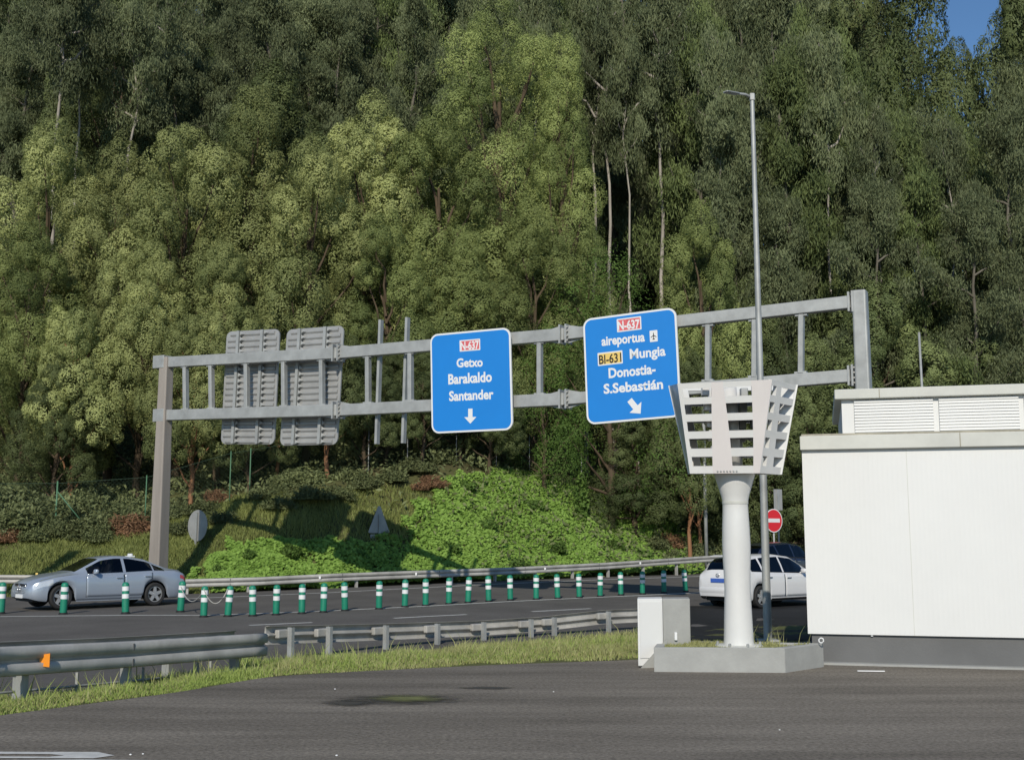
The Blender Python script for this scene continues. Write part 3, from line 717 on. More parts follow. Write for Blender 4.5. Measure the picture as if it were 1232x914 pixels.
for px in (223.5, 254.5, 297, 342, 387.5, 443, 494, 649.5, 852, 908, 964):
    dpx = -3 if px < 400 else (0 if px < 800 else 1.5)
    a, b = gp(px, lerpx(UP, px)), gp(px+dpx*0, lerpx(LO, px)); mb = MB(); mb.beam(a-Vector((0, 0, .17)), b+Vector((0, 0, .17)), .14, .20, up=gn)
    o = mb.build("web_post", M['galv'], gan, False, True); bv_ = o.modifiers.new("b", 'BEVEL'); bv_.width = .015
    rot = Matrix.Rotation(math.atan2(gd.y, gd.x), 3, 'Z')
    for q in (b+Vector((0, 0, .20)), a-Vector((0, 0, .20))): MB().box(q, (.32, .16, .05), rot).build("weld_plate", M['galv'], gan, False, True)
def gpost(p, zb, zt, w0, w1, m_, nm):
    mb = MB(); rot = math.atan2(gd.y, gd.x); vs = []
    for z, w_ in ((zb, w0), (zt, w1)):
        for i, j in ((-1, -1), (1, -1), (1, 1), (-1, 1)):
            q = p + gd*(i*w_*.5) + gn*(-j*w_*.5); vs.append((q.x, q.y, z))
    mb.add(vs, [(0, 1, 2, 3), (7, 6, 5, 4), (0, 4, 5, 1), (1, 5, 6, 2), (2, 6, 7, 3), (3, 7, 4, 0)]); o = mb.build(nm, M[m_], gan, False, True)
    bv_ = o.modifiers.new("b", 'BEVEL'); bv_.width = .05; bv_.segments = 3; return o
p = gp(200, 470); gpost(Vector((p.x-.03, p.y, 0)), gz(p.x, p.y)-.3, gp(200, 430).z, .52, .37, 'post_brown', "post")
p = gp(1036.5, 400); gpost(Vector((p.x, p.y, 0)), -.6, gp(1036, 349.5).z, .42, .36, 'galv', "post")
for py in (363.5, 452):
    q = gp(1026, py); mb = MB(); rot = Matrix.Rotation(math.atan2(gd.y, gd.x), 3, 'Z')
    mb.box(q-gd*.08, (.05, .34, .52), rot); mb.box(q+gd*.02, (.05, .36, .56), rot); mb.build("end_flange", M['galv'], gan, False, True)
    for s_ in (-.2, -.07, .07, .2): MB().box(q+gd*.10+gn*.14+Vector((0, 0, s_)), (.16, .05, .035), rot).build("bolt", M['rail'], gan, False, True)
for py in (436, 500):
    q = gp(196, py); mb = MB(); rot = Matrix.Rotation(math.atan2(gd.y, gd.x), 3, 'Z'); mb.box(q-gd*.02, (.52, .44, .46), rot, .02); mb.build("end_bracket", M['galv'], gan, False, True)
# two bare sign rails without a panel
for px, y0, y1 in ((456.5, 385, 534), (488.5, 382, 533)):
    mb = MB(); a, b = gp(px+2.0, y0, -.18), gp(px-3.0, y1, -.18); mb.beam(a, b, .09, .17, up=gn)
    tag(mb.build("sign_rail", M['galv'], None, False), "bare upright steel rail without a sign on the gantry, " + ("next to the panel backs" if px < 470 else "next to the Getxo sign"), "sign rail", "bare sign rails on the gantry")

# ---- text -> mesh
def textmesh(body, size=1., bold=.012):
    cu = bpy.data.curves.new("t", 'FONT'); cu.body = body; cu.size = size; cu.offset = bold; cu.extrude = 0.; cu.align_x = 'LEFT'; cu.resolution_u = 3
    ob = bpy.data.objects.new("t", cu); C.objects.link(ob); dg = bpy.context.evaluated_depsgraph_get()
    me = bpy.data.meshes.new_from_object(ob.evaluated_get(dg)); bpy.data.objects.remove(ob); bpy.data.curves.remove(cu); return me
class Frame:
    """flat sign frame from 4 pixel corners on the gantry plane"""
    def __init__(s, TL, TR, BR, BL, off):
        s.off = off; c = [gp(*p, off) for p in (TL, TR, BR, BL)]; s.o = c[3]; s.ex = ((c[2]-c[3])+(c[1]-c[0]))*.5; s.ey = ((c[0]-c[3])+(c[1]-c[2]))*.5
        s.o = (c[0]+c[1]+c[2]+c[3])/4 - s.ex*.5 - s.ey*.5
        s.W, s.H = s.ex.length, s.ey.length; s.ux, s.uy = s.ex/s.W, s.ey/s.H; s.n = s.ux.cross(s.uy).normalized()
        if s.n.y > 0: s.n = -s.n
    def __call__(s, u, v, w_=0.): return s.o + s.ux*u + s.uy*v + s.n*w_
    def uv(s, px, py):
        p = gp(px, py, s.off)-s.o; k = s.ux.dot(s.uy); a, b = p.dot(s.ux), p.dot(s.uy); d = 1-k*k
        return ((a-k*b)/d, (b-k*a)/d)
def rrect(x0, y0, x1, y1, r, n=7):
    P = []
    for cx, cy, a0 in ((x1-r, y1-r, 0), (x0+r, y1-r, 90), (x0+r, y0+r, 180), (x1-r, y0+r, 270)):
        for k in range(n+1): a = R(a0+90*k/n); P.append((cx+r*math.cos(a), cy+r*math.sin(a)))
    return P
def plate(fr, x0, y0, x1, y1, r, w0, w1, nm, m_, par):
    mb = MB(); mb.prism(rrect(x0, y0, x1, y1, r), fr, w0, w1); return mb.build(nm, M[m_], par, False, True)
def lettering(fr, body, l, r, base, top, w_, m_, par, nm="lettering", bold=.032):
    """text fitted so it spans from pixel l to r (at the baseline) with cap height set by pixel top"""
    me = textmesh(body, 1., bold); co = np.array([v.co[:] for v in me.vertices]); x0, x1 = co[:, 0].min(), co[:, 0].max()
    cap = .69
    (ul, vl), (ur, vr) = fr.uv(*l), fr.uv(*r); _, vt = fr.uv(*top); hgt = vt - vl
    sx = (ur-ul)/(x1-x0); sy = hgt/cap
    for v in me.vertices:
        x, y = v.co.x, v.co.y; t_ = (x-x0)/(x1-x0); v.co = fr(ul+(x-x0)*sx, vl + (vr-vl)*t_ + y*sy, w_)
    return link(nm, me, M[m_], par, False, True)
def sign(nm, label, TL, TR, BR, BL):
    fr = Frame(TL, TR, BR, BL, .34); root = thing(nm, label, "road sign", fr(fr.W/2, 0, -.1), 0., "blue direction signs on the gantry")
    plate(fr, 0, 0, fr.W, fr.H, .26, -.05, 0, "border", 'signwhite', root)
    plate(fr, .055, .055, fr.W-.055, fr.H-.055, .21, -.03, .004, "face", 'blue', root)
    for f in (.25, .75):
        mb = MB(); mb.beam(fr(fr.W*f, .02, -.12), fr(fr.W*f, fr.H-.02, -.12), .12, .13, up=fr.n); mb.build("support_rail", M['galv'], root, False, True)
    return fr, root
def arrow(fr, tail, tip, par, wt=.13, hw=.29, hl=.27):
    a, b = Vector(fr.uv(*tail)), Vector(fr.uv(*tip)); d = (b-a).normalized(); n = Vector((-d.y, d.x)); L = (b-a).length
    pts = [a+n*wt, a+d*(L-hl)+n*wt, a+d*(L-hl)+n*hw, b, a+d*(L-hl)-n*hw, a+d*(L-hl)-n*wt, a-n*wt]
    mb = MB(); mb.prism([tuple(p) for p in pts], fr, .004, .008); return mb.build("arrow", M['signwhite'], par, False, True)
def patch(fr, TL, BR, m1, m2, par, nm, skew=None):
    (a, b), (c, d) = fr.uv(*TL), fr.uv(*BR); plate(fr, a, d, c, b, .02, .004, .008, nm, m1, par)
    plate(fr, a+.035, d+.035, c-.035, b-.035, .02, .008, .010, nm+"_face", m2, par)
fr, rt = sign("direction_sign", "blue direction sign reading Getxo Barakaldo Santander, with a downward arrow", (517.5, 402.5), (614, 393.5), (617, 517), (519.5, 521.5))
# corner-rounded route number
patch(fr, (553, 409.5), (578, 421.0), 'signwhite', 'redfade', rt, "route_plate")
lettering(fr, "N-637", (554.5, 421.0), (576.5, 419.2), None, (554.5, 411.8), .012, 'signwhite', rt)
lettering(fr, "Getxo", (549.5, 441.6), (581, 440.4), None, (549.5, 431.6), .006, 'signwhite', rt)
lettering(fr, "Barakaldo", (539.5, 462), (592, 458.6), None, (539.5, 450.5), .006, 'signwhite', rt)
lettering(fr, "Santander", (540.5, 482), (594, 479.4), None, (540.5, 471.0), .006, 'signwhite', rt)
arrow(fr, (566, 491.5), (566, 509.5), rt, .075, .21, .20)
fr, rt = sign("direction_sign", "larger blue direction sign reading aireportua, Mungia and Donostia, with a diagonal arrow", (700.5, 383.5), (814, 369.8), (819, 500.5), (707, 511.5))
patch(fr, (742, 384.0), (772, 396.2), 'signwhite', 'redfade', rt, "route_plate")
lettering(fr, "N-637", (743.8, 396.9), (770, 394.2), None, (743.8, 387.0), .012, 'signwhite', rt)
lettering(fr, "aireportua", (724, 415.8), (776, 410.2), None, (724, 405.2), .006, 'signwhite', rt)
(a, b), (c, d) = fr.uv(781.5, 398.0), fr.uv(791.5, 410.5); plate(fr, a, d, c, b, .015, .004, .008, "airport_plate", 'signwhite', rt)
# little aircraft pictogram
mb = MB(); cx, cy = (a+c)/2, (b+d)/2; sz = (c-a)*.36
for P in ([(-.1, -1), (.1, -1), (.14, .8), (0, 1.1), (-.14, .8)], [(-1, -.25), (-.1, .3), (-.1, .0), (-1, -.45)], [(1, -.25), (1, -.45), (.1, .0), (.1, .3)], [(-.45, -.95), (-.08, -.7), (.08, -.7), (.45, -.95), (.45, -1.08), (-.45, -1.08)]):
    mb.prism([(cx+x*sz, cy+y*sz*1.1) for x, y in P], fr, .0085, .0115 + .0005*len(P))
mb.build("airplane_symbol", M['black'], rt, False, True)
patch(fr, (719, 424.8), (749.5, 437.0), 'signwhite', 'yellow', rt, "road_number_plate")
lettering(fr, "BI-631", (721, 438.2), (748, 434.8), None, (721, 427.8), .012, 'black', rt, bold=.02)
lettering(fr, "Mungia", (758, 431.5), (801, 427.3), None, (758, 420.3), .006, 'signwhite', rt, bold=.027)
lettering(fr, "Donostia-", (732.5, 454.5), (789, 449), None, (732.5, 443.2), .006, 'signwhite', rt)
lettering(fr, "S.Sebastián", (726.5, 473.3), (798, 467.2), None, (726.5, 462.3), .006, 'signwhite', rt)
arrow(fr, (757.5, 481), (770.8, 497.5), rt, .085, .23, .24)
# ---- sign backs
def signback(TL, TR, BR, BL, label):
    fr = Frame(TL, TR, BR, BL, -.40); root = thing("sign_panel_back", label, "sign back", fr(fr.W/2, 0), 0., "grey sign backs on the gantry")
    mb = MB(); mb.prism(rrect(0, 0, fr.W, fr.H, .22), fr, -.05, 0); mb.build("panel", M['alu'], root, False, True)
    n = int(fr.H/.2); rb = MB()
    for i in range(n):
        v = fr.H*(i+.5)/n; m_ = .10 if 0 < i < n-1 else .2; L = fr.H/n
        pts = [(v-L*.46, .003), (v-L*.18, .045), (v+L*.10, .045), (v+L*.30, .003)]
        vs = []
        for u in (m_, fr.W-m_):
            for vv, ww in pts: vs.append(fr(u, vv, ww))
        rb.add(vs, [(0, 1, 5, 4), (1, 2, 6, 5), (2, 3, 7, 6), (0, 3, 2, 1), (4, 5, 6, 7)])
    rb.build("lamella_ribs", M['alu'], root, False, True)
    for f in (.27, .72):
        mb = MB(); mb.beam(fr(fr.W*f, .02, .10), fr(fr.W*f, fr.H-.02, .10), .11, .13, up=fr.n); mb.build("support_rail", M['galv'], root, False, True)
        cl = MB()
        for i in range(n):
            v = fr.H*(i+.5)/n; cl.add([fr(fr.W*f+.07, v-.07, .05), fr(fr.W*f+.24, v-.03, .05), fr(fr.W*f+.07, v+.07, .05), fr(fr.W*f+.07, v-.07, .12), fr(fr.W*f+.16, v-.02, .11), fr(fr.W*f+.07, v+.07, .12)], [(3, 4, 5), (0, 1, 4, 3), (1, 2, 5, 4), (2, 0, 3, 5)])
        cl.build("clamp_row", M['galv'], root, False, True)
    return root
signback((273, 398.5), (336.5, 396), (330, 534), (265.5, 534.5), "grey ribbed back of the narrower road sign, beside the gantry's brown post end")
signback((345.5, 397), (413.5, 391), (406, 535), (336.5, 535.5), "grey ribbed back of the wider road sign, beside the beam splice")

# ================================================================== OTHER POLES AND SIGNS
p = ondrop(924, 19.6); lz = at(907, 116, 19.6).z
st = thing("street_lamp", "tall slim galvanised lamp post with a short arm, behind the white lantern column", "street lamp", p)
mb = MB(); mb.tube([(p.x, p.y, p.z-.1), (p.x, p.y, p.z+1.2), (p.x, p.y, lz)], [.070, .066, .036], 14); mb.build("pole", M['galv'], st, 'auto', True)
e0 = at(905.5, 119, 19.6); e1 = at(875, 111, 19.2)
mb = MB(); mb.tube([(p.x, p.y, lz-.03), (p.x-.12, p.y-.03, lz+.02), tuple(e1)], [.026, .024, .016], 10); mb.build("arm", M['galv'], st, True, True)
mb = MB(); dd = (e1-Vector((p.x, p.y, lz))).normalized(); mb.beam(e1-dd*.28, e1+dd*.06, .11, .03); o = mb.build("lamp_head", M['galv'], st, False, True); b = o.modifiers.new("b", 'BEVEL'); b.width = .012
mb = MB(); mb.box((p.x-.0, p.y, lz-.02), (.09, .09, .14), None, .02); mb.build("joint", M['galv'], st, False, True)
mb = MB(); mb.box((p.x, p.y, p.z+.02), (.34, .34, .04), None, .01); mb.build("base_plate", M['galv'], st, False, True)
p = hit(1118, 520); p = ondrop(1122, 50)
t2 = thing("mast", "plain thin mast standing before the dark trees, seen above the kiosk's louvred roof housing", "mast", p)
mb = MB(); mb.tube([(p.x, p.y, p.z-.2), (p.x-.06, p.y, at(1118, 401, 50).z)], [.065, .05], 10); mb.build("pole", M['galv'], t2, True, True)
mb = MB(); mb.lathe([(.055, 0), (.06, .03), (.03, .06), (.001, .065)], (p.x-.06, p.y, at(1118, 401, 50).z-.01), 10); mb.build("cap", M['galv'], t2, True, True)
p = ondrop(850.5, 55.0); t3 = thing("sign_pole", "thin bare galvanised pole at the far guardrail, beside the white lantern column", "pole", p)
mb = MB(); mb.tube([(p.x, p.y, p.z-.2), (p.x, p.y, at(849, 480, 55).z)], .085, 10); mb.build("pole", M['galv'], t3, True, True)
# round sign seen from behind
p = hit(236, 656); q = at(237.5, 632, p.y)
rs_ = thing("round_sign", "oval looking round road sign seen from behind on the grassy bank", "sign", p)
mb = MB(); sx, sz = .28, .60; prf = []
n = 32; fnv = Vector((.80, -.60, 0)); fu = Vector((.60, .80, 0)); rad = .60
def disc(c_, u_, n_, rad, t0, t1, mb, k=32):
    mb.prism([(rad*math.cos(2*math.pi*i/k), rad*math.sin(2*math.pi*i/k)) for i in range(k)], lambda a, b, w_: c_ + u_*a + Vector((0, 0, b)) + n_*w_, t0, t1)
u_ = Vector((.78, -.625, 0)); n_ = Vector((u_.y, -u_.x, 0)); disc(q, u_, n_, .60, -.02, 0, mb); mb.build("disc", M['alu'], rs_, False, True)
mb = MB(); mb.beam((p.x, p.y, p.z-.3), (q.x+.0, q.y, q.z+.50), .07, .05, up=n_); o = mb.build("pole", M['galv'], rs_, False, True); o.location = n_*.045
# triangular sign seen from behind
p = hit(456, 645); ts = thing("triangular_sign", "triangular road sign seen from behind in the shadow on the bank", "sign", p)
a, b, c = at(455.5, 608.5, p.y), at(445, 641, p.y), at(468, 641, p.y); u_ = Vector((.72, .69, 0)); n_ = Vector((u_.y, -u_.x, 0)); cc = at(456, 641, p.y)
hw = (c.x-b.x)/2/u_.x; ht = a.z-b.z; fm = lambda x, y, w_: cc + u_*x + Vector((0, 0, y)) + n_*w_
mb = MB(); mb.prism([(-hw, .04), (-hw+.06, 0), (hw-.06, 0), (hw, .04), (.05, ht), (-.05, ht)], fm, -.02, 0); mb.build("plate", M['alu'], ts, False, True)
mb = MB(); mb.prism([(-.045, -.5), (.045, -.5), (.045, ht*.7), (-.045, ht*.7)], fm, .003, .06); mb.build("pole", M['galv'], ts, False, True)
mb = MB(); mb.prism([(-hw*.8, -.20), (hw*.8, -.20), (hw*.8, -.05), (-hw*.8, -.05)], fm, -.02, .002); mb.build("lower_plate", M['alu'], ts, False, True)
# no entry sign and grey back
D_ = 52.; q = at(931, 626, D_); p = Vector((q.x, q.y, gz(q.x, q.y)))
ne = thing("no_entry_sign", "red no entry sign with white bar beyond the lamp post", "road sign", p)
u_ = Vector((.85, .52, 0)); n_ = Vector((u_.y, -u_.x, 0))
mb = MB(); disc(q, u_, n_, .52, -.02, 0, mb); mb.build("border", M['signwhite'], ne, False, True)
mb = MB(); disc(q, u_, n_, .48, -.015, .004, mb); mb.build("face", M['red'], ne, False, True)
mb = MB(); mb.prism([(-.36, -.08), (.36, -.08), (.36, .09), (-.36, .09)], lambda a, b, w_: q+u_*a+Vector((0, 0, b))+n_*w_, .004, .009); mb.build("white_bar", M['signwhite'], ne, False, True)
mb = MB(); mb.tube([(p.x, p.y+.08, p.z-.2), (p.x, p.y+.08, q.z+.5)], .04, 8); mb.build("pole", M['galv'], ne, True, True)
q = at(936, 601, D_+1.2); p = Vector((q.x, q.y, gz(q.x, q.y)))
nb = thing("narrow_sign", "narrow grey upright sign panel seen from behind, above the no entry sign", "sign", p)
mb = MB(); mb.box(q, (.48, .04, .95), Matrix.Rotation(.5, 3, 'Z'), .01); mb.build("panel", M['alu'], nb, False, True)
mb = MB(); mb.box(q+Vector((-.02, -.06, 0)), (.10, .06, .95), Matrix.Rotation(.5, 3, 'Z')); mb.build("rail", M['galv'], nb, False, True)
mb = MB(); mb.tube([(p.x, p.y+.07, p.z-.2), (p.x, p.y+.07, q.z+.4)], .04, 8); mb.build("pole", M['galv'], nb, True, True)

# fence on the bank
fpts = [(-60, 47.2), (66, 47.2), (174, 48), (276, 49), (300, 49.3), (443, 52.5), (490, 53.5), (549, 55), (597, 56), (637, 57), (700, 58.5)]
fp = [ondrop(px, D) for px, D in fpts]
fn = thing("chain_link_fence", "green chain-link fence with thin posts along the top of the bank under the trees", "fence", fp[1])
for i, p in enumerate(fp):
    mb = MB(); mb.tube([(p.x, p.y, p.z-.3), (p.x, p.y, p.z+2.15)], .024 if i != 1 else .035, 8); mb.build("post", M['fencepost'] if i < 5 else M['galv'], fn, True, True)
p = fp[1]; e = ondrop(108, 47.6); mb = MB(); mb.tube([(p.x, p.y, p.z+1.75), (e.x, e.y, e.z+.1)], .025, 6); mb.build("brace", M['fencepost'], fn, True, True)
mb = MB()
for a, b in zip(fp[:-1], fp[1:]):
    L = (b-a).length; n = max(2, int(L/.16)); H_ = 2.0; dx = (b-a)/L
    for i in range(-12, n):
        for sgn in (1, -1):
            s0, s1 = i*.16, i*.16+H_
            lo, hi = max(0, s0), min(L, s1)
            if hi <= lo: continue
            z0, z1 = (lo-s0), (hi-s0)
            if sgn < 0: z0, z1 = H_-z0, H_-z1
            P0, P1 = a+dx*lo+Vector((0, 0, z0+.05)), a+dx*hi+Vector((0, 0, z1+.05))
            mb.add([P0+Vector((0, 0, -.0015)), P1+Vector((0, 0, -.0015)), P1+Vector((0, 0, .0015)), P0+Vector((0, 0, .0015))], [(0, 1, 2, 3)])
    mb.tube([a+Vector((0, 0, 2.06)), b+Vector((0, 0, 2.06))], .008, 4)
mb.build("wire_mesh", M['wire'], fn, False, True, fix=False)
# unseen post left of the frame, added to cast a shadow on the bank
p = ondrop(-66, 37.2); t4 = thing("shadow_post", "stout grey post added out of view to cast a shadow bar on the bank", "post", p)
mb = MB(); mb.tube([(p.x, p.y, p.z-.2), (p.x, p.y, p.z+6.3)], [.30, .27], 14); mb.build("shaft", M['galv'], t4, True, True)
mb = MB(); mb.lathe([(.42, p.z), (.42, p.z+.05), (.31, p.z+.08)], (p.x, p.y, 0), 14); mb.build("base", M['galv'], t4, True, True)

# ================================================================== CARS
def T(tab): 
    xs = [a for a, b in tab]; ys = [b for a, b in tab]
    # monotone-ish smooth interpolation
    xx = np.linspace(xs[0], xs[-1], 400); yy = np.interp(xx, xs, ys); k = np.ones(13)/13
    yp = np.convolve(np.pad(yy, 6, 'edge'), k, 'valid'); wgt = np.clip(np.minimum(xx-xs[0], xs[-1]-xx)/.12, 0, 1); yy = yp*wgt+yy*(1-wgt)
    return lambda x: float(np.interp(x, xx, yy))
def car(nm, label, sp, paint, taxi=False, group=None):
    L = sp['L']; root = thing(nm, label, "car", (0, 0, 0), 0., group)
    zt, zs, wm, wr = T(sp['ztop']), T(sp['zsh']), T(sp['w']), T(sp['wroof'])
    rad = sp['wr']; ar = rad+.065; ax = sp['axles']; sill = sp['sill']
    xs = set(np.round(np.linspace(0, L, 64), 4))
    xs |= {round(x, 4) for x in (.02, .05, .09, L-.02, L-.05, L-.09)}
    for a in ax: xs |= {round(a+ar*math.cos(t_), 4) for t_ in np.linspace(0, math.pi, 19)}
    cuts = [c for w_ in sp['side'] for c in w_[1:3]] + list(sp['wind'])+list(sp['rearw'])
    xs = sorted(xs); xs = [x for x in xs if min(abs(x-c) for c in cuts) > .012]+list(cuts); xs = sorted(set(round(x, 4) for x in xs))
    def zlow(x):
        z = sill + .10*max(0, (x-(L-.5))/.5)**2 + .12*max(0, (.4-x)/.4)**2
        for a in ax:
            if abs(x-a) <= ar+1e-3: z = max(z, rad + math.sqrt(max(0, ar*ar-(x-a)**2)))
        return z
    def ringpts(x):
        W = wm(x); S_ = zs(x); tp = max(zt(x), S_+.01); rr = min(wr(x), W-.05); lo = min(zlow(x), S_-.12)
        zb_ = S_+.02; ze = max(tp-.085, zb_+.25*(tp-zb_)); 
        hs = max(0., min(1., (tp-S_-.1)/.2))
        y4 = W-.035-.03*hs
        m1, m2 = lo+(S_-lo)*.35, lo+(S_-lo)*.68
        e = lambda a, b, t_: a+(b-a)*t_
        tuck = .03
        return [(W-.05, lo), (W-.004, lo+.05), (W+.012, m1), (W+.010, m2), (W-.012, S_-.025), (y4, zb_), (e(y4, rr, .5)+.012*hs, e(zb_, ze, .5)), (rr, ze), (rr-.07, e(ze, tp, .66)), (rr*.55, tp-.008), (0, tp)]
    rings = [ringpts(x) for x in xs]; nr = 11
    V = []; 
    for x, rg in zip(xs, rings):
        for y, z in rg: V.append((x, y, z))
        for y, z in rg[-2::-1]: V.append((x, -y, z))
    m = 2*nr-1; groups = {}
    for i in range(len(xs)-1):
        xm = (xs[i]+xs[i+1])/2
        for j in range(m-1):
            seg = j if j < nr-1 else m-2-j; g = 'body'
            if seg in (5, 6):
                for w_ in sp['side']:
                    if w_[1] < xm < w_[2]: g = ('side_window', w_[0], j < nr-1)
            if seg in (8, 9) or (seg == 7):
                if sp['wind'][0] < xm < sp['wind'][1] and seg != 7: g = 'windscreen'
                if sp['rearw'][0] < xm < sp['rearw'][1] and seg != 7: g = 'rear_window'
            groups.setdefault(g, []).append((i*m+j, i*m+j+1, (i+1)*m+j+1, (i+1)*m+j))
    groups['body'].append(tuple(range(m))[::-1]); groups['body'].append(tuple((len(xs)-1)*m+k for k in range(m)))
    for g, fs in groups.items():
        mb = MB(); mb.add(V, fs); nn = g if isinstance(g, str) else g[0]
        mm = M[paint] if g == 'body' else (M['glass'] if g == 'windscreen' or (not isinstance(g, str) and g[1] == 'front') else M['darkglass'])
        o = mb.build(nn, mm, root, False, False, fix=False); me = o.data
        bm = bmesh.new(); bm.from_mesh(me); bmesh.ops.delete(bm, geom=[v for v in bm.verts if not v.link_faces], context='VERTS'); bmesh.ops.recalc_face_normals(bm, faces=bm.faces); bm.to_mesh(me); bm.free()
        me.polygons.foreach_set("use_smooth", [True]*len(me.polygons)); me.set_sharp_from_angle(angle=R(40))
    # floor pan and wheel housings, cabin furniture
    mb = MB(); mb.box((L/2, 0, .40), (L-.5, 1.30, .40)); mb.box((L/2-.1, 0, .62), (L*.5, 1.45, .08)); mb.build("floor_pan", M['black'], root)
    for sx in sp['seats']:
        for sy in (-.37, .37): mb = MB(); mb.box((sx, sy, .92), (.14, .46, .62), Matrix.Rotation(R(-12), 3, 'Y'), .05); mb.box((sx-.06, sy, 1.24), (.09, .26, .16), None, .03); mb.build("seat", M['black'], root)
    mb = MB(); mb.box((sp['wind'][0]+.45, 0, .86), (.5, 1.35, .14), None, .04); mb.build("dashboard", M['black'], root)
    # side surface
    def side(x, z, s_, off):
        rg = ringpts(x)[:6]
        y = np.interp(z, [p[1] for p in rg], [p[0] for p in rg]); return (x, s_*(y+off), z)
    def sidepatch(x0, x1, f0, f1, nm_, m_, s_, off=.004, nx=14, nz=8, par=root):
        mb = MB(); vs = []
        for i in range(nx+1):
            x = x0+(x1-x0)*i/nx
            for k in range(nz+1): vs.append(side(x, f0(x)+(f1(x)-f0(x))*k/nz, s_, off))
        fs = [(i*(nz+1)+k, (i+1)*(nz+1)+k, (i+1)*(nz+1)+k+1, i*(nz+1)+k+1) for i in range(nx) for k in range(nz)]
        mb.add(vs, fs); o = mb.build(nm_, M[m_] if isinstance(m_, str) else m_, par, True); 
        return o
    for s_ in (1, -1):
        for (x0, x1) in sp['doors']:
            d = sidepatch(x0, x1, lambda x: max(zlow(x)+.06, sill+.10), lambda x: zs(x)-.03, "door", paint, s_, .003, 18)
            so_ = d.modifiers.new("t", 'SOLIDIFY'); so_.thickness = .003; so_.offset = 0
            hx = x0+.16; p = side(hx, zs(hx)-.13, s_, .028); mb = MB(); mb.box(p, (.19, .03, .028), None, .01); mb.build("door_handle", M['chrome'], d)
            for xx in (x0-.006, x1+.006): sidepatch(xx-.007, xx+.007, lambda x: max(zlow(x)+.05, sill+.08), lambda x: zs(x)-.03, "door_gap", 'black', s_, .003, 1)
        sidepatch(ax[0]+ar+.05, ax[1]-ar-.05, lambda x: sill-.02, lambda x: sill+.055, "sill_trim", 'black' if paint != 'silver' else paint, s_, .006)
        # window surround
        mb = MB(); xa, xb = sp['side'][0][1], sp['side'][-1][2]
        mb.tube([(x, s_*(ringpts(x)[5][0]+.004), ringpts(x)[5][1]-.004) for x in np.linspace(xa, xb, 24)], .010, 6); mb.build("window_trim", M['chrome'] if paint == 'silver' else M['black'], root, True)
        mx = sp['side'][-1][2]-.22; p = ringpts(mx)[5]
        mb = MB(); mb.box((mx+.02, s_*(p[0]+.13), p[1]+.06), (.11, .20, .14), Matrix.Rotation(R(8)*s_, 3, 'Z'), .045); mb.box((mx+.02, s_*(p[0]+.02), p[1]+.01), (.06, .1, .03)); mb.build("mirror", M[paint], root, True)
        # lamps
        sidepatch(L-.62, L-.10, lambda x: zs(x)-.17+.06*(x-(L-.62)), lambda x: zs(x)-.01-.0*(x), "headlight", 'lamp', s_, .006)
        sidepatch(.04, .26, lambda x: zs(x)-.15, lambda x: zs(x)-.05, "tail_light", 'tail', s_, .006)
    # wheels
    for a in ax:
        for s_ in (1, -1):
            y = s_*(wm(a)-.115); wv = thing("wheel", None, None, (0, 0, 0)); 
            mb = MB(); mb.lathe([(rad*.68, -.105), (rad*.9, -.112), (rad*.985, -.09), (rad, -.05), (rad, .05), (rad*.985, .09), (rad*.9, .112), (rad*.68, .105)], (a, y, rad), 36, 'y', False)
            ty = mb.build("wheel", M['rubber'], root, 'auto'); bpy.data.objects.remove(wv)
            mb = MB(); yo = y+s_*.085
            for k in range(5):
                an = 2*math.pi*k/5+.3; d = Vector((math.cos(an), 0, math.sin(an))); e = Vector((-math.sin(an), 0, math.cos(an))); cc = Vector((a, yo, rad))
                vs = []
                for dy in (0, -.03*s_):
                    for r0, hw in ((rad*.10, .055), (rad*.66, .040)):
                        for q in (-1, 1): v = cc + d*r0 + e*hw*q; v.y += dy; vs.append(v)
                mb.add(vs, [(0, 1, 3, 2), (6, 7, 5, 4), (0, 2, 6, 4), (1, 5, 7, 3), (2, 3, 7, 6)])
            ri = [(rad*.62, 0), (rad*.70, 0), (rad*.70, -.19), (rad*.62, -.02)]
            mb.lathe([(r, (z if s_ > 0 else -z)) for r, z in ri], (a, yo+.004*s_, rad), 32, 'y', False); mb.lathe([(.001, .006), (.055, .006), (.06, -.02)] if s_ > 0 else [(.001, -.006), (.055, -.006), (.06, .02)], (a, yo, rad), 16, 'y')
            mb.build("rim", M['rim'], ty, 'auto')
            mb = MB(); mb.lathe([(.001, 0), (rad*.66, 0), (rad*.66, .01)], (a, yo-.07*s_-.005, rad), 24, 'y'); mb.build("brake_disc", M['black'], ty)
    return root, ringpts, zs, wm, zt
# --- silver sedan
SED = dict(L=4.92, wr=.335, sill=.22, axles=(1.10, 4.04), seats=(1.55, 2.50),
    ztop=[(0, .80), (.04, .93), (.12, 1.03), (.5, 1.08), (.72, 1.14), (1.35, 1.37), (1.9, 1.46), (2.35, 1.47), (2.8, 1.415), (3.62, 1.025), (4.1, .965), (4.5, .885), (4.75, .80), (4.87, .72), (4.92, .60)],
    zsh=[(0, .76), (.1, .90), (.5, .99), (1.2, 1.0), (2.2, .965), (3.2, .94), (3.7, .92), (4.2, .865), (4.6, .775), (4.85, .66), (4.92, .54)],
    w=[(0, .74), (.1, .83), (.4, .895), (1.1, .925), (2.5, .93), (4.0, .925), (4.4, .905), (4.7, .85), (4.86, .76), (4.92, .66)],
    wroof=[(0, .62), (.6, .66), (1.1, .60), (1.9, .60), (2.7, .61), (3.62, .70), (4.3, .70), (4.92, .50)],
    side=[('rear', .80, 1.14), ('rear', 1.19, 2.06), ('front', 2.15, 3.26)], wind=(2.84, 3.58), rearw=(.76, 1.40), doors=[(1.22, 2.10), (2.13, 3.30)])
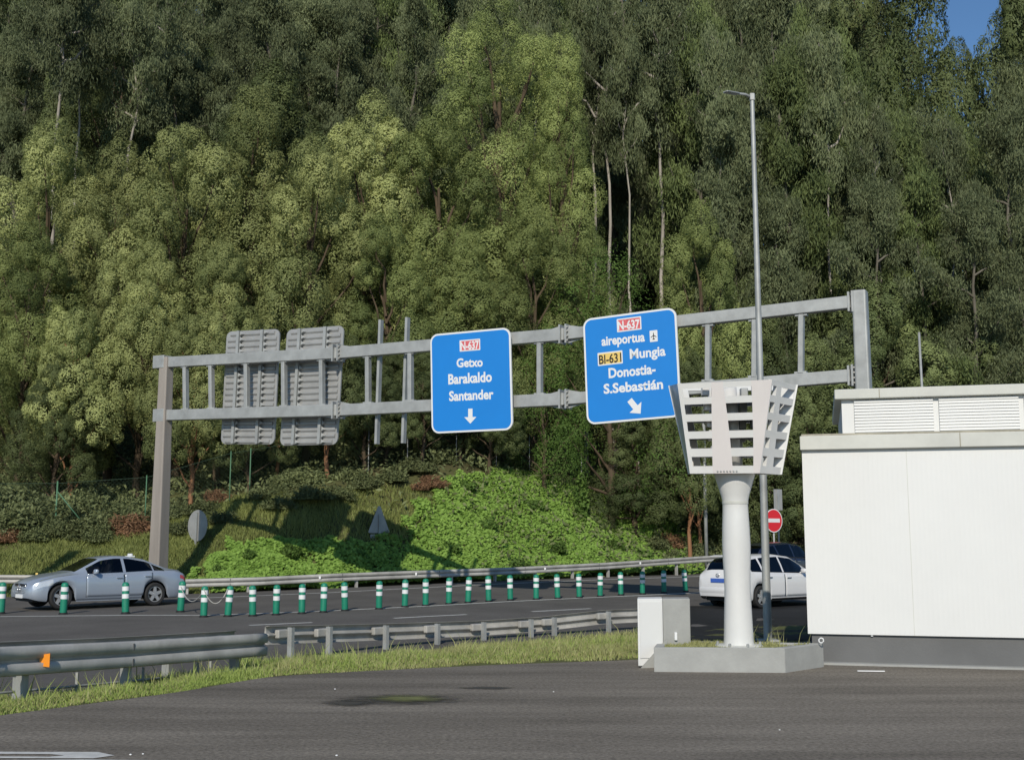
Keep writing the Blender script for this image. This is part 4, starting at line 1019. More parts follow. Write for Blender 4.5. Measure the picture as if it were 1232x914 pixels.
sedan, rg, zs_, wm_, zt_ = car("sedan", "silver sedan with a small white roof lamp driving past the green bollards", SED, 'silver')
L = 4.92
mb = MB(); pts = rrect(-.42, -.13, .42, .13, .10)
nose = lambda u, v, w_: (L+.004+w_-.30*(u*u)*.55, u, .58+v)
mb.prism(pts, nose, -.05, .012); mb.build("grille", M['black'], sedan)
mb = MB(); mb.tube([nose(u, v, .014) for u, v in pts]+[nose(*pts[0], .014)], .012, 6); mb.build("grille_frame", M['chrome'], sedan, True)
mb = MB(); th = [2*math.pi*k/24 for k in range(25)]; mb.tube([nose(.105*math.cos(a), .105*math.sin(a), .022) for a in th], .011, 6)
for k in range(3):
    a = math.pi/2+2*math.pi*k/3; mb.tube([nose(0, 0, .026), nose(.1*math.cos(a), .1*math.sin(a), .022)], [.02, .007], 6)
mb.build("star_emblem", M['chrome'], sedan, True)
mb = MB()
for v in (-.06, .0, .06): mb.tube([nose(u, v, .013) for u in np.linspace(-.38, .38, 9)], .006, 5)
mb.build("grille_bars", M['chrome'], sedan, True)
mb = MB(); mb.box((L+.012, 0, .36), (.02, .50, .10)); mb.build("number_plate", M['signwhite'], sedan)
mb = MB(); mb.prism(rrect(-.66, -.07, .66, .07, .05), lambda u, v, w_: (L-.02+w_-.32*u*u, u, .29+v), -.06, .012); mb.build("lower_intake", M['black'], sedan)
mb = MB(); mb.box((1.55, 0, 1.48), (.09, .22, .075), None, .025); mb.box((1.55, 0, 1.435), (.16, .36, .03)); mb.build("roof_lamp", M['signwhite'], sedan)
mb = MB(); mb.tube([(1.2, .0, 1.30), (1.1, 0, 1.42)], [.025, .004], 6); mb.build("aerial", M['black'], sedan)
mb = MB(); mb.lathe([(.17, -.012), (.185, 0), (.17, .012)], (2.92, .37, .98), 20, 'y'); o = mb.build("steering_wheel", M['black'], sedan)
SY = hit(75, 729.5); RY = hit(197, 728.5)
gd_ = (SY-RY); hd = R(180+43)
def placecar(root, wheel_px, axle_x, side_y, hd, z=None, sc=1.):
    h = hit(*wheel_px); zc_ = h.z if z is None else z
    off = Matrix.Rotation(hd, 3, 'Z') @ Vector((axle_x*sc, side_y*sc, 0))
    root.location = (h.x-off.x, h.y-off.y, zc_+.012); root.rotation_euler = (0, 0, hd); root.scale = (sc, sc, sc)
placecar(sedan, (186, 728.5), 1.10, .9, hd, sc=.93); sedan.scale = (.935, .94, .98)
# driver
def skin_figure(nm, verts, edges, radii, m_, parent=None, sub=2):
    me = bpy.data.meshes.new(nm); me.from_pydata(verts, edges, []); me.update()
    o = bpy.data.objects.new(nm, me); C.objects.link(o)
    sk = o.modifiers.new("skin", 'SKIN'); 
    for i, r in enumerate(radii):
        d = me.skin_vertices[0].data[i]; d.radius = (r, r) if not hasattr(r, '__len__') else r; d.use_root = (i == 0)
    ss = o.modifiers.new("sub", 'SUBSURF'); ss.levels = sub; ss.render_levels = sub
    me.materials.append(m_); o.parent = parent; return o
def driver(car_root, x, y, label, m_shirt):
    dr = thing("person", label, "person"); 
    V = [(x, y, .62), (x-.06, y, .85), (x-.12, y, 1.05), (x-.12, y, 1.13), (x-.10, y, 1.19)]
    E = [(0, 1), (1, 2), (2, 3), (3, 4)]; Rr = [(.15, .12), (.16, .12), (.17, .10), (.06, .06), (.055, .055)]
    for s_ in (1, -1):
        b = len(V); V += [(x-.10, y+s_*.19, 1.03), (x+.10, y+s_*.23, .86), (x+.33, y+s_*.15, .98)]; E += [(2, b), (b, b+1), (b+1, b+2)]; Rr += [(.06, .06), (.045, .045), (.03, .03)]
    # thighs to the pedals
    for s_ in (1, -1):
        b = len(V); V += [(x+.02, y+s_*.10, .62), (x+.45, y+s_*.13, .68), (x+.72, y+s_*.12, .42)]; E += [(0, b), (b, b+1), (b+1, b+2)]; Rr += [(.085, .085), (.06, .06), (.045, .045)]
    skin_figure("body", V, E, Rr, m_shirt, dr)
    mb = MB(); prof = [(0.001, -.125), (.045, -.115), (.062, -.08), (.074, -.02), (.080, .03), (.074, .08), (.05, .115), (.001, .13)]
    mb.lathe(prof, (x-.07, y, 1.31), 18)
    mb.add([(x+.0, y-.014, 1.285), (x+.0, y+.014, 1.285), (x+.032, y, 1.282), (x+.004, y, 1.325)], [(0, 1, 2), (0, 2, 3), (1, 3, 2)])
    for s_ in (1, -1): mb.box((x-.075, y+s_*.080, 1.30), (.035, .014, .055), None, .005)
    mb.tube([(x-.09, y, 1.20), (x-.10, y, 1.10)], [.055, .06], 12)
    hd_ = mb.build("head", M['skin'], dr, 'auto')
    mb = MB()
    for s_ in (1, -1): mb.box((x+.0005, y+s_*.03, 1.315), (.012, .02, .01))
    mb.build("eyes", M['black'], hd_)
    mb = MB(); mb.lathe([(.083, .015), (.086, .05), (.080, .09), (.055, .125), (.001, .142)], (x-.078, y, 1.31), 18); mb.build("hair", M['hair'], hd_, True)
    for s_ in (1, -1):
        hb = V[7] if s_ == 1 else V[10]; hx, hy, hz = hb
        vs = [(hx-.02, hy, hz), (hx+.05, hy-s_*.01, hz+.02)]; es = [(0, 1)]; rr_ = [(.026, .02), (.034, .016)]
        for k in range(4):
            b = len(vs); yy = hy-s_*.03+s_*.018*k; ln = (.035, .042, .045, .038)[k]
            vs += [(hx+.06, yy, hz+.028), (hx+.06+ln*.8, yy, hz+.025), (hx+.06+ln, yy, hz-.012)]; es += [(1, b), (b, b+1), (b+1, b+2)]; rr_ += [(.0095, .0095), (.0085, .0085), (.0075, .0075)]
        b = len(vs); vs += [(hx+.03, hy-s_*.04, hz+.03), (hx+.055, hy-s_*.055, hz+.03)]; es += [(0, b), (b, b+1)]; rr_ += [(.011, .011), (.009, .009)]
        skin_figure("hand", vs, es, rr_, M['skin'], dr, 1)
    dr.location = car_root.location; dr.rotation_euler = car_root.rotation_euler; dr.scale = car_root.scale
    return dr
driver(sedan, 2.52, .37, "person in a dark top driving the silver sedan, seen through its side window", M['shirt'])
# --- white hatchback
HAT = dict(L=4.62, wr=.325, sill=.22, axles=(.92, 3.70), seats=(1.6, 2.6),
    ztop=[(0, .86), (.05, 1.02), (.14, 1.16), (.30, 1.34), (.50, 1.45), (1.2, 1.535), (2.0, 1.56), (2.6, 1.50), (3.4, 1.14), (3.75, .99), (4.2, .86), (4.5, .74), (4.60, .62), (4.62, .54)],
    zsh=[(0, .80), (.06, .94), (.4, 1.05), (1.2, 1.02), (2.2, .99), (3.2, .96), (3.9, .86), (4.3, .76), (4.55, .62), (4.62, .5)],
    w=[(0, .70), (.06, .78), (.3, .85), (.9, .885), (2.4, .89), (3.6, .88), (4.1, .82), (4.4, .70), (4.62, .52)],
    wroof=[(0, .58), (.3, .58), (1.2, .59), (2.4, .60), (3.4, .66), (4.0, .64), (4.62, .4)],
    side=[('rear', .55, 1.02), ('rear', 1.10, 1.98), ('front', 2.05, 3.05)], wind=(2.6, 3.42), rearw=(.11, .48), doors=[(1.12, 2.0), (2.03, 3.1)])
hat, *_ = car("hatchback", "white hatchback with a blue number plate, passing behind the white lantern column", HAT, 'carwhite')
mb = MB(); mb.box((-.012, .0, .80), (.02, .52, .115)); mb.build("number_plate", M['plate_blue'], hat)
mb = MB(); mb.lathe([(.001, 0), (.045, 0), (.055, -.006), (.05, -.012)], (-.0, 0, .95), 16, 'z')
mb2 = MB(); th = [2*math.pi*k/20 for k in range(21)]; mb2.tube([(-.012+.03*0, .065*math.cos(a), .95+.045*math.sin(a)) for a in th], .008, 6); mb2.tube([(-.014, .028*math.cos(a), .96+.036*math.sin(a)) for a in th], .006, 6); mb2.build("emblem", M['chrome'], hat, True)
mb = MB(); mb.box((.10, 0, .52), (.24, 1.50, .26), None, .09); mb.build("rear_bumper", M['carwhite'], hat, 'auto')
mb = MB(); mb.box((.42, 0, 1.50), (.22, 1.10, .03), Matrix.Rotation(R(-10), 3, 'Y'), .012); mb.build("roof_spoiler", M['carwhite'], hat)
placecar(hat, (917, 732), .92, -.86, R(40), sc=1.0)
driver(hat, 2.5, .36, "person driving the white hatchback, dimly seen behind its tinted glass", M['shirt'])
# --- dark car beyond it
nav, *_ = car("dark_car", "dark navy car half hidden behind the white hatchback and the kiosk", dict(HAT), 'navy')
pv = at(985, 690, 47); nav.location = (pv.x-3.2, 45.8, gz(pv.x-2, 47)+.02); nav.rotation_euler = (0, 0, R(42)); nav.scale = (1.05, 1.05, 1.08)

# ================================================================== VEGETATION
def limbs_mesh(tubes, n=6):
    mb = MB()
    for path, rad in tubes: mb.tube(path, rad, n, False)
    return mb
def bend(a, b, rng, k=5, amt=.06):
    a, b = np.array(a, float), np.array(b, float); L = np.linalg.norm(b-a); P = [a+(b-a)*i/k for i in range(k+1)]
    for i in range(1, k): P[i] = P[i]+rng.normal(0, amt*L/3, 3)
    return [tuple(p) for p in P]
def mimosa(seed, H=15., Rr=4.2, bare=.2, lobes=16, puffs=24, leaves=215, lean=0., conic=.5):
    rng = np.random.default_rng(seed); tubes = []; cents = []; lobs = []
    tp = bend((0, 0, -.6), (lean, 0, H*.8), rng, 7, .03); tubes.append((tp, list(np.linspace(.26, .07, 8)*H/15)))
    for i in range(lobes):
        t = bare + (1-bare)*(i+.5)/lobes*.93 + rng.uniform(-.02, .02); tt = (t-bare)/(1-bare)
        env = Rr*(math.sqrt(max(0, 1-((tt-.30)/.74)**2))*(1.08-.25*tt) if conic < .6 else (1.05-tt)*1.05)
        a = i*2.4+rng.uniform(-.5, .5); rad = env*rng.uniform(.42, .74)
        lr = (Rr*.335)*(1.08-.55*tt)*rng.uniform(.7, 1.25)*(16/lobes)**.4
        c = np.array([lean*t+rad*math.cos(a), rad*math.sin(a), H*t]); lobs.append((c, lr))
        z0 = max(.12, t-.24)*H*.8/.8; b0 = np.array([lean*z0/H, 0, min(z0, H*.78)]); tubes.append((bend(b0, c, rng, 4, .08), list(np.linspace(.10, .025, 5)*H/15)))
    lobs.append((np.array([lean, 0, H*.95]), Rr*.24))
    ga = math.pi*(3-5**.5); ell = np.array([.92, .92, 1.42])
    for c, lr in lobs:
        k = int(puffs*(lr/(Rr*.30))**1.6)+5; j = np.arange(k)+.5
        zz_ = 1-1.55*j/k; th_ = ga*j+rng.uniform(0, 6); d = np.stack([np.sqrt(np.maximum(0, 1-zz_**2))*np.cos(th_), np.sqrt(np.maximum(0, 1-zz_**2))*np.sin(th_), zz_], 1)
        d = unit(d+rng.normal(0, .12, (k, 3))); pr_ = c + d*ell*lr*rng.uniform(.82, 1.12, (k, 1)); cents.append(np.concatenate([pr_, d, np.full((k, 1), lr*1.95/math.sqrt(k)), np.full((k, 1), rng.uniform(0, 1)*.75+.25*c[2]/H)], 1))
    cents = np.concatenate(cents); n = len(cents); pt = rng.uniform(0, 1, n)
    keep = np.ones(n, bool)
    for c, lr in lobs: keep &= np.linalg.norm((cents[:, :3]-c)/ell, axis=1) > lr*.70
    cents, pt = cents[keep], pt[keep]; n = len(cents)
    idx = np.repeat(np.arange(n), leaves); N = len(idx)
    rad = cents[:, 6]*rng.uniform(.75, 1.2, n); d = unit(rng.normal(0, 1, (N, 3))+cents[idx, 3:6]*.7); rr = rng.uniform(.80, 1.05, (N, 1))
    P = cents[idx, :3] + d*rr*rad[idx][:, None]*np.array([1, 1, 1.15])
    out = unit(d*.85+cents[idx, 3:6]*.45+np.array([0, 0, .12])); ax = unit(np.cross(out, rng.normal(0, 1, (N, 3)))+out*.25)
    nr = unit(out+rng.normal(0, .10, (N, 3)))
    V, F = cards(P, ax, nr, rng.uniform(.09, .19, N), rng.uniform(.035, .062, N))
    tint = np.clip(cents[idx, 7]*.62+pt[idx]*.26+rng.uniform(-.03, .09, N), 0, 1)
    return limbs_mesh(tubes), npmesh("crown", V, F, tint)
def eucalypt(seed, H=22., Rr=3.2, start=.3, nb=19, tufts=430, leaves=112, fork=False, drop=1.):
    rng = np.random.default_rng(seed); tubes = []; T_ = []
    top = np.array([rng.normal(0, .6), rng.normal(0, .6), H]); tp = bend((0, 0, -.6), top, rng, 9, .022); tr = list(np.linspace(.22 if start < .6 else .145, .03, 10)*H/22); tubes.append((tp, tr)); tpn = np.array(tp)
    br = []
    for i in range(nb):
        t = start+(1-start)*(i+rng.uniform(.2, .8))/nb*.97; z = t*H; b0 = np.array([np.interp(z, tpn[:, 2], tpn[:, k]) for k in range(3)])
        tt = (t-start)/(1-start); ln = Rr*(.55+.75*math.sin(math.pi*min(1, tt*.85+.15)))*rng.uniform(.7, 1.15)*(1-.35*tt); a = i*2.4+rng.uniform(-.6, .6); el = R(rng.uniform(28, 58))
        e = b0+np.array([math.cos(a)*math.cos(el), math.sin(a)*math.cos(el), math.sin(el)])*ln; P = bend(b0, e, rng, 4, .12); tubes.append((P, list(np.linspace(.075, .018, 5)*H/22))); br.append((np.array(P), ln))
    tot_ = sum(l for _, l in br)
    for P, ln in br:
        k = max(4, int(tufts*.9*ln/tot_)); s_ = rng.uniform(.35, 1.08, k)*4; i0 = np.clip(s_.astype(int), 0, 3); f = (s_-i0)[:, None]
        c = P[i0]*(1-f)+P[i0+1]*f + rng.normal(0, .30, (k, 3))*ln/3; T_.append(c)
    k = int(tufts*.1); c = tpn[-1]+rng.normal(0, .35, (k, 3))*np.array([1, 1, 1.8])-np.array([0, 0, .5]); T_.append(c)
    T_ = np.concatenate(T_); n = len(T_); idx = np.repeat(np.arange(n), leaves); N = len(idx); pt = rng.uniform(0, 1, n)
    sz = rng.uniform(.36, .75, n)
    P = T_[idx]+unit(rng.normal(0, 1, (N, 3)))*(rng.uniform(.1, 1, (N, 1))**.6)*sz[idx][:, None]*np.array([1, 1, 1.25]) - np.array([0, 0, .3])*sz[idx][:, None]
    ax = unit(np.array([0, 0, -drop])+rng.normal(0, .42, (N, 3))); ou = P-T_[idx]*np.array([.45, .45, 1]); nr = unit(rng.normal(0, .6, (N, 3))+unit(ou*np.array([1, 1, .3]))*.9)
    V, F = cards(P, ax, nr, rng.uniform(.18, .34, N), rng.uniform(.036, .062, N))
    return limbs_mesh(tubes), npmesh("crown", V, F, np.clip(pt[idx]*.62+rng.uniform(0, .34, N), 0, 1))
def bush(seed, W=1.6, H=1.5, n=5200, ln=(.10, .2), wd=(.05, .10)):
    rng = np.random.default_rng(seed); k = 26; c = rng.normal(0, 1, (k, 3)); c = unit(c)*rng.uniform(.2, .85, (k, 1)); c[:, 2] = np.abs(c[:, 2]); c = c*np.array([W, W, H])*.75
    pt = rng.uniform(0, 1, k); idx = rng.integers(0, k, n); d = unit(rng.normal(0, 1, (n, 3))); P = c[idx]+d*(rng.uniform(.2, 1, (n, 1))**.5)*np.array([W, W, H])*.30; P[:, 2] = np.maximum(P[:, 2], .02)
    ax = unit(rng.normal(0, 1, (n, 3))+np.array([0, 0, .3])); nr = unit(d+rng.normal(0, .6, (n, 3))+np.array([0, 0, .3]))
    V, F = cards(P, ax, nr, rng.uniform(*ln, n), rng.uniform(*wd, n)); tubes = [(bend((0, 0, -.2), tuple(c[i]), rng, 3, .1), [.035, .025, .018, .01]) for i in range(0, k, 3)]
    return limbs_mesh(tubes, 5), npmesh("foliage", V, F, np.clip(pt[idx]*.5+rng.uniform(0, .5, n), 0, 1))

PROTO = {}
def proto(key, pair, leaf, bark):
    mb, crown = pair; me = bpy.data.meshes.new("trunk"); me.from_pydata(mb.v, [], mb.f); me.update(); me.polygons.foreach_set("use_smooth", [True]*len(me.polygons))
    me.materials.append(M[bark]); crown.materials.append(M[leaf]); PROTO[key] = (me, crown)
for i in range(3): proto(f"mgr{i}", mimosa(50+i, 15, 4.2, .22, conic=.5 if i != 2 else .8), 'l_mimgreen', 'bark_dark')
for i in range(4): proto(f"mim{i}", mimosa(10+i, 15, 4.2, .22 if i < 2 else .30, conic=.5 if i != 2 else .8), 'l_mimosa', 'bark_dark')
proto("mgb0", mimosa(71, 27, 6.4, .2, 34, 30, 215, conic=.5), 'l_mimgreen', 'bark_dark')
proto("mgb1", mimosa(72, 27, 6.4, .2, 32, 30, 215, conic=.8), 'l_mimgreen', 'bark_dark')
proto("mimred0", mimosa(31, 11, 3.4, .34, 15, 22, 190), 'l_mimosa', 'bark_red')
proto("mimred1", mimosa(32, 11, 3.4, .40, 14, 22, 190, lean=.6), 'l_mimdark', 'bark_red')
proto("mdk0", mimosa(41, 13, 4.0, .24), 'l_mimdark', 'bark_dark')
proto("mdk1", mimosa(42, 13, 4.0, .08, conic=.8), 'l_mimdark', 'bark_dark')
for i in range(5): proto(f"euc{i}", eucalypt(60+i, 22, 3.3, (.22, .15, .28, .18, .12)[i]), 'l_euc', 'bark_grey')
for i in range(2): proto(f"eug{i}", eucalypt(80+i, 20, 2.8, .08, 21, 420, 112), 'l_eucgreen', 'bark_grey')
proto("eubare", eucalypt(90, 22, 2.4, .70, 13, 150, 112), 'l_euc', 'bark_pale')
proto("broad", mimosa(95, 11, 3.6, .10, 16, 18, 44), 'l_broad', 'bark_dark')
PROTO_H = dict(mgb=27., mgr=15., mim=15*1.0, mimred=11, mdk=13, euc=22, eug=20, eubare=22, broad=11)
rt_ = random.Random(11)
CAT = dict(mgb="mimosa_tree", mgr="mimosa_tree", mim="mimosa_tree", mimred="mimosa_tree", mdk="mimosa_tree", euc="eucalyptus_tree", eug="eucalyptus_tree", eubare="eucalyptus_tree", broad="broadleaf_tree")
def plant(key, px, ytop, D, label, group=None, sxy=1., zbase=None):
    p = ondrop(px, D); fam = key.rstrip('0123456789'); H0 = PROTO_H[fam]; zt_ = at(px, ytop, D).z; s_ = (zt_-p.z)/H0
    o = thing(CAT[fam], label, "tree", p, rt_.uniform(0, 6.28), group)
    k = sxy*s_**.55*(.92 if fam[:2] in ('mi', 'mg') else 1.); o.scale = (k, k, s_)
    t_, c_ = PROTO[key]; a = link("trunk", t_, None, o); b = link("crown", c_, None, o)
    return o
# -- front trees that can be told apart
FT = [("mim0", 40, 168, 58, "yellow-green mimosa at the photo's left edge under the tall eucalypts", 1.05), ("mim1", 128, 190, 57, "yellow-green mimosa below the two pale eucalyptus trunks", 1.),
 ("mim3", 212, 172, 56.5, "yellow-green mimosa between the dark gap in the forest and the gantry's end", 1.), ("mim2", 291, 128, 58, "pointed yellow-green mimosa rising highest above the two sign backs", 1.05),
 ("mim0", 365, 185, 56.5, "rounded mimosa above the gantry splice near the sign backs", 1.), ("mgr0", 20, 285, 54, "olive mimosa in the second row above the silver sedan", .95),
 ("mimred0", 85, 385, 51.5, "small bright mimosa standing alone above the sedan's bonnet, forest shade around it", .95), ("mim3", 165, 300, 53.5, "mimosa above the gantry's brown end post", .9),
 ("mimred0", 228, 395, 50.5, "mimosa with a thick reddish trunk right beside the gantry's brown end post", .9), ("mimred1", 392, 405, 51.5, "mimosa whose leaning reddish trunk shows below the wider sign back", .9),
 ("mimred1", 330, 430, 53, "mimosa whose thin reddish trunk shows below the gap between the sign backs", .8), ("mim2", 262, 310, 53.5, "mimosa directly behind the two sign backs", .95),
 ("mim1", 440, 140, 60, "pale yellow-green mimosa left flank of the tall central crown, above the bare sign rails", 1.05), ("mgb0", 600, 18, 63.5, "tallest pointed mimosa in the middle of the slope, above the Getxo sign", 1.0),
 ("mgr0", 525, 150, 60, "broad mimosa crown filling the slope just above the Getxo sign", 1.1), ("mgb1", 680, 60, 62.5, "dark mimosa on the shaded flank of the tallest central crown", .8),
 ("mgr1", 462, 275, 56, "mimosa behind the two bare sign rails", .95), ("mgr2", 560, 290, 56.5, "dark green mimosa just behind the top of the Getxo sign", .95), ("mgr1", 640, 262, 58, "dark green mimosa between and above the two blue signs", .95),
 ("mgr0", 850, 262, 60.5, "bright mimosa crown between the second blue sign and the tall lamp post", .8), ("broad", 735, 318, 57, "bright broadleaf tree hung with creepers, behind the larger blue sign", 1.05),
 ("broad", 655, 400, 56, "broadleaf tree with climbing leaves between the two blue signs", .8), ("mdk1", 765, 470, 57.5, "low dark tree under the larger blue sign, its boughs down to the ivy", 1.05),
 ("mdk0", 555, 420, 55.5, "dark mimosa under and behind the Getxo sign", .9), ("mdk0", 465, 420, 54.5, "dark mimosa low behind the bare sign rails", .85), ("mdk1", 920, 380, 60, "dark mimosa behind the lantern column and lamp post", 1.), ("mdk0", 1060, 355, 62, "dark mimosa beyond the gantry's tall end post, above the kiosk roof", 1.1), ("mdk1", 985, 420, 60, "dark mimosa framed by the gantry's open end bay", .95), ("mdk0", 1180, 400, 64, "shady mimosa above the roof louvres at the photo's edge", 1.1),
 ("mimred1", 828, 440, 56.5, "tree with reddish trunk half hidden by the lantern head", .75), ("mimred1", 846, 450, 58, "slimmer red-trunked tree behind the lantern head", .7), ("mdk0", 870, 400, 61, "dark tree filling the gap between larger blue sign and lamp post", .9),
 ("mdk0", 62, 440, 50.5, "low dark mimosa at the thicket's edge above the sedan", .8), ("mdk0", 298, 430, 51.5, "low dark mimosa behind the narrower sign back, boughs over the bushes", .8), ("mdk0", 437, 425, 52.5, "low dark mimosa just past the wider sign back", .8), ("mdk0", 508, 430, 53.5, "low dark mimosa by the Getxo sign, boughs over the bank", .8), ("mdk0", 590, 440, 55.0, "low dark mimosa overhanging the top of the ivy", .8), ("eubare", 128, 20, 66, "eucalyptus with a bright bare trunk above the mimosas, near the dark forest gap", 1.), ("eubare", 50, -30, 64, "tall eucalyptus with a forked pale trunk in the dark forest corner", 1.1), ("eubare", 88, -20, 67, "eucalyptus with thin pale trunk beside the forked one", .8),
 ("eubare", 741, 20, 66, "eucalyptus with a long straight pale trunk above the larger blue sign", 1.), ("eubare", 797, 0, 66, "eucalyptus with twin pale branching trunk, uphill of the larger blue sign", 1.1),
 ("eubare", 178, -40, 70, "eucalyptus with pale branching trunk rising left of the dark forest gap", .9), ("eubare", 705, -20, 67.5, "eucalyptus with a thin pale trunk left of the straight-trunked one", .8), ("eubare", 1010, 60, 66, "eucalyptus whose bare trunk shows high on the slope right of the lamp post", .8), ("eubare", 770, 40, 65.5, "slim eucalyptus between the straight trunk and the twin trunk", .7), ("eubare", 868, 55, 64.5, "thin bare-stemmed eucalyptus just left of the tall lamp post's arm", .7), ("eubare", 1085, 135, 64.5, "thin bare-stemmed eucalyptus above the gantry's tall end post", .75), ("eubare", 1152, 160, 65, "thin bare-stemmed eucalyptus above the plain mast", .75), ("eubare", 640, -25, 68, "thin pale-stemmed eucalyptus at the top edge right of the tallest mimosa", .7), ("euc0", 373, 10, 78, "dark eucalyptus closing the wood above the wider sign back", 1.2), ("euc3", 412, -10, 80, "dark eucalyptus on the upper slope between sign backs and Getxo sign", 1.2), ("eug0", 955, 90, 66, "greenish young eucalyptus rising just beyond the lamp post arm", 1.15), ("eug1", 860, 40, 68, "young green eucalyptus uphill from the lamp post arm", 1.1), ("eug0", 1095, 170, 68, "young green eucalyptus above the distant thin lamp post", 1.15), ("eug1", 1050, 80, 72, "pointed young eucalyptus high above the gantry's tall end post", 1.1)]
for key, px, yt, D, lab, sx in FT: plant(key, px, yt, D, lab, None, sx)
# -- the rest of the wood, row on row up the slope
ZN = [(-120, 260, "grey-green eucalyptus in the dark wood above the yellow mimosas", "eucalypts above the yellow mimosas"),
      (260, 560, "grey-green eucalyptus on the upper slope behind the central mimosa crown", "eucalypts behind the central crown"),
      (560, 830, "drooping eucalyptus on the slope between the central crown and the lamp post", "eucalypts on the middle slope"),
      (830, 1010, "grey-green eucalyptus on the slope around the tall lamp post", "eucalypts around the lamp post"),
      (1010, 1360, "grey-green eucalyptus on the slope above the white kiosk", "eucalypts above the kiosk")]
def zone(px): 
    for z in ZN:
        if z[0] <= px < z[1]: return z
    return ZN[-1]
notch = [(1128, -60), (1228, -60), (1204, 12), (1186, 35), (1178, 66), (1166, 76), (1152, 62), (1146, 34)]
for ri, (D, y0, y1, dx) in enumerate([(64, 120, 260, 74), (70, 60, 190, 72), (77, -10, 120, 68), (85, -60, 60, 66), (94, -120, 0, 62), (104, -150, -40, 60), (116, -190, -80, 58), (130, -190, -60, 52)]):
    px = -70 + (ri % 2)*33
    while px < 1330:
        x = px + rt_.uniform(-16, 16); yt = rt_.uniform(y0, y1); d = D+rt_.uniform(-2.5, 2.5); px += dx
        if D < 68 and x < 700: continue
        if D < 74 and 380 < x < 690: continue
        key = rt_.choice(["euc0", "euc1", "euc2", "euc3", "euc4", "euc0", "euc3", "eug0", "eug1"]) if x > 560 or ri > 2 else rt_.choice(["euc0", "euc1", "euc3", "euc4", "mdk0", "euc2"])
        if x > 1020: yt = max(yt, 60 if ri < 4 else 20) if x < 1100 else yt
        if D < 74 and (abs(x-741) < 34 or abs(x-797) < 34 or x < 160): continue
        if 1085 < x < 1262 and 62 < D < 90 and yt < 80: continue
        # leave the gap in the trees where the sky shows
        if 1095 < x < 1262:
            edge = 98 if x < 1212 else 80
            if x < 1128: edge = 20
            yt = max(yt, edge+rt_.uniform(0, 30))
            if ri > 3: continue
        if ri == 7 and x > 1060: continue
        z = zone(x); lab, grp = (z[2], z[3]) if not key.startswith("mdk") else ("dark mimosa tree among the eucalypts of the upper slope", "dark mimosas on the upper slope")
        plant(key, x, yt, d, lab, grp, rt_.uniform(.95, 1.2))
plant("mdk0", 1090, -70, 82, "tall dark tree on the near side of the patch of blue sky", None, .95)
plant("mdk0", 1287, -10, 82, "dark tree at the photo's corner beyond the patch of blue sky", None, .95)
plant("mdk0", 1180, 84, 88, "small distant treetop closing the bottom of the blue sky gap", None, .6)

# -- shrubs on the bank
for i in range(3): proto(f"bush{i}", bush(120+i), 'l_bush', 'bark_dark')
proto("fern", bush(130, 1.6, 1.3, 4200, (.14, .34), (.03, .06)), 'l_fern', 'bark_dark')
proto("vine", bush(131, .55, 3.2, 1700, (.12, .22), (.09, .15)), 'l_broad', 'bark_dark')
def shrub(key, px, D, sc, label, group=None, nm="shrub"):
    p = ondrop(px, D); o = thing(nm, label, nm.replace('_', ' '), p, rt_.uniform(0, 6.28), group); o.scale = sc
    t_, c_ = PROTO[key]; link("stem", t_, None, o); link("foliage", c_, None, o); return o
k = 0
for px, D, s_ in [(8, 46.8, 1.0), (38, 47.6, 1.3), (70, 46.4, .8), (105, 46.6, 1.0), (130, 47.3, 1.1), (150, 48, .9), (20, 49.5, 1.5), (88, 49.5, 1.3), (160, 50, 1.0), (212, 49, .8), (52, 46.2, .7), (122, 46.2, .7), (186, 49.5, .9), (0, 52, 1.6), (60, 52, 1.5), (125, 52.5, 1.3)]:
    shrub(f"bush{k%3}", px, D, (s_, s_, s_*.95), "leafy scrub bush in the thicket along the green fence above the sedan", "scrub bushes above the sedan"); k += 1
for px, D, s_ in [(222, 46.6, .7), (262, 46.9, .7), (335, 47.6, .7), (372, 48.4, .8), (405, 48.6, .7), (245, 48.2, .8), (325, 49, .8), (440, 50.2, .75), (470, 51.2, .8), (500, 52.6, .8), (530, 54.4, .7), (345, 50.5, .8), (360, 51.0, 1.0), (418, 51.6, .8), (505, 56, .9), (620, 58.2, 1.0)]:
    shrub(f"bush{k%3}", px, D, (s_, s_, s_*.8), "shady scrub bush under the trees at the top of the bank", "shady bushes along the top of the bank"); k += 1
for px, D, s_ in [(790, 57, .7), (812, 56.5, .7), (838, 58, 1.0), (862, 58.5, 1.0), (880, 59, 1.2), (905, 59.5, 1.3), (930, 60, 1.4), (955, 61, 1.5), (850, 61, 1.4), (900, 62.5, 1.6)]:
    shrub(f"bush{k%3}", px, D, (s_, s_, s_), "scrub bush on the bank around the lantern column and no entry sign", "scrub bushes by the no entry sign"); k += 1
for px, D, s_, lb in [(160, 46.9, 1.15, "patch of dead brown bracken by the green fence above the sedan's boot"), (6, 46.2, .7, "dead brown bracken at the photo's left edge"), (262, 49.6, .7, "dead reddish bracken behind the round sign"), (522, 51.9, .7, "dead brown bracken above the triangular sign"), (800, 57.5, .9, "dead brown bracken under the low dark tree by the lantern head"), (505, 51.2, .55, "small dead bracken clump near the ivy edge above the triangular sign")]:
    shrub("fern", px, D, (s_, s_, s_*.8), lb, "dead bracken", "bracken")
proto("weed", bush(140, .7, .6, 1500, (.10, .2), (.06, .11)), 'l_broad', 'bark_dark')
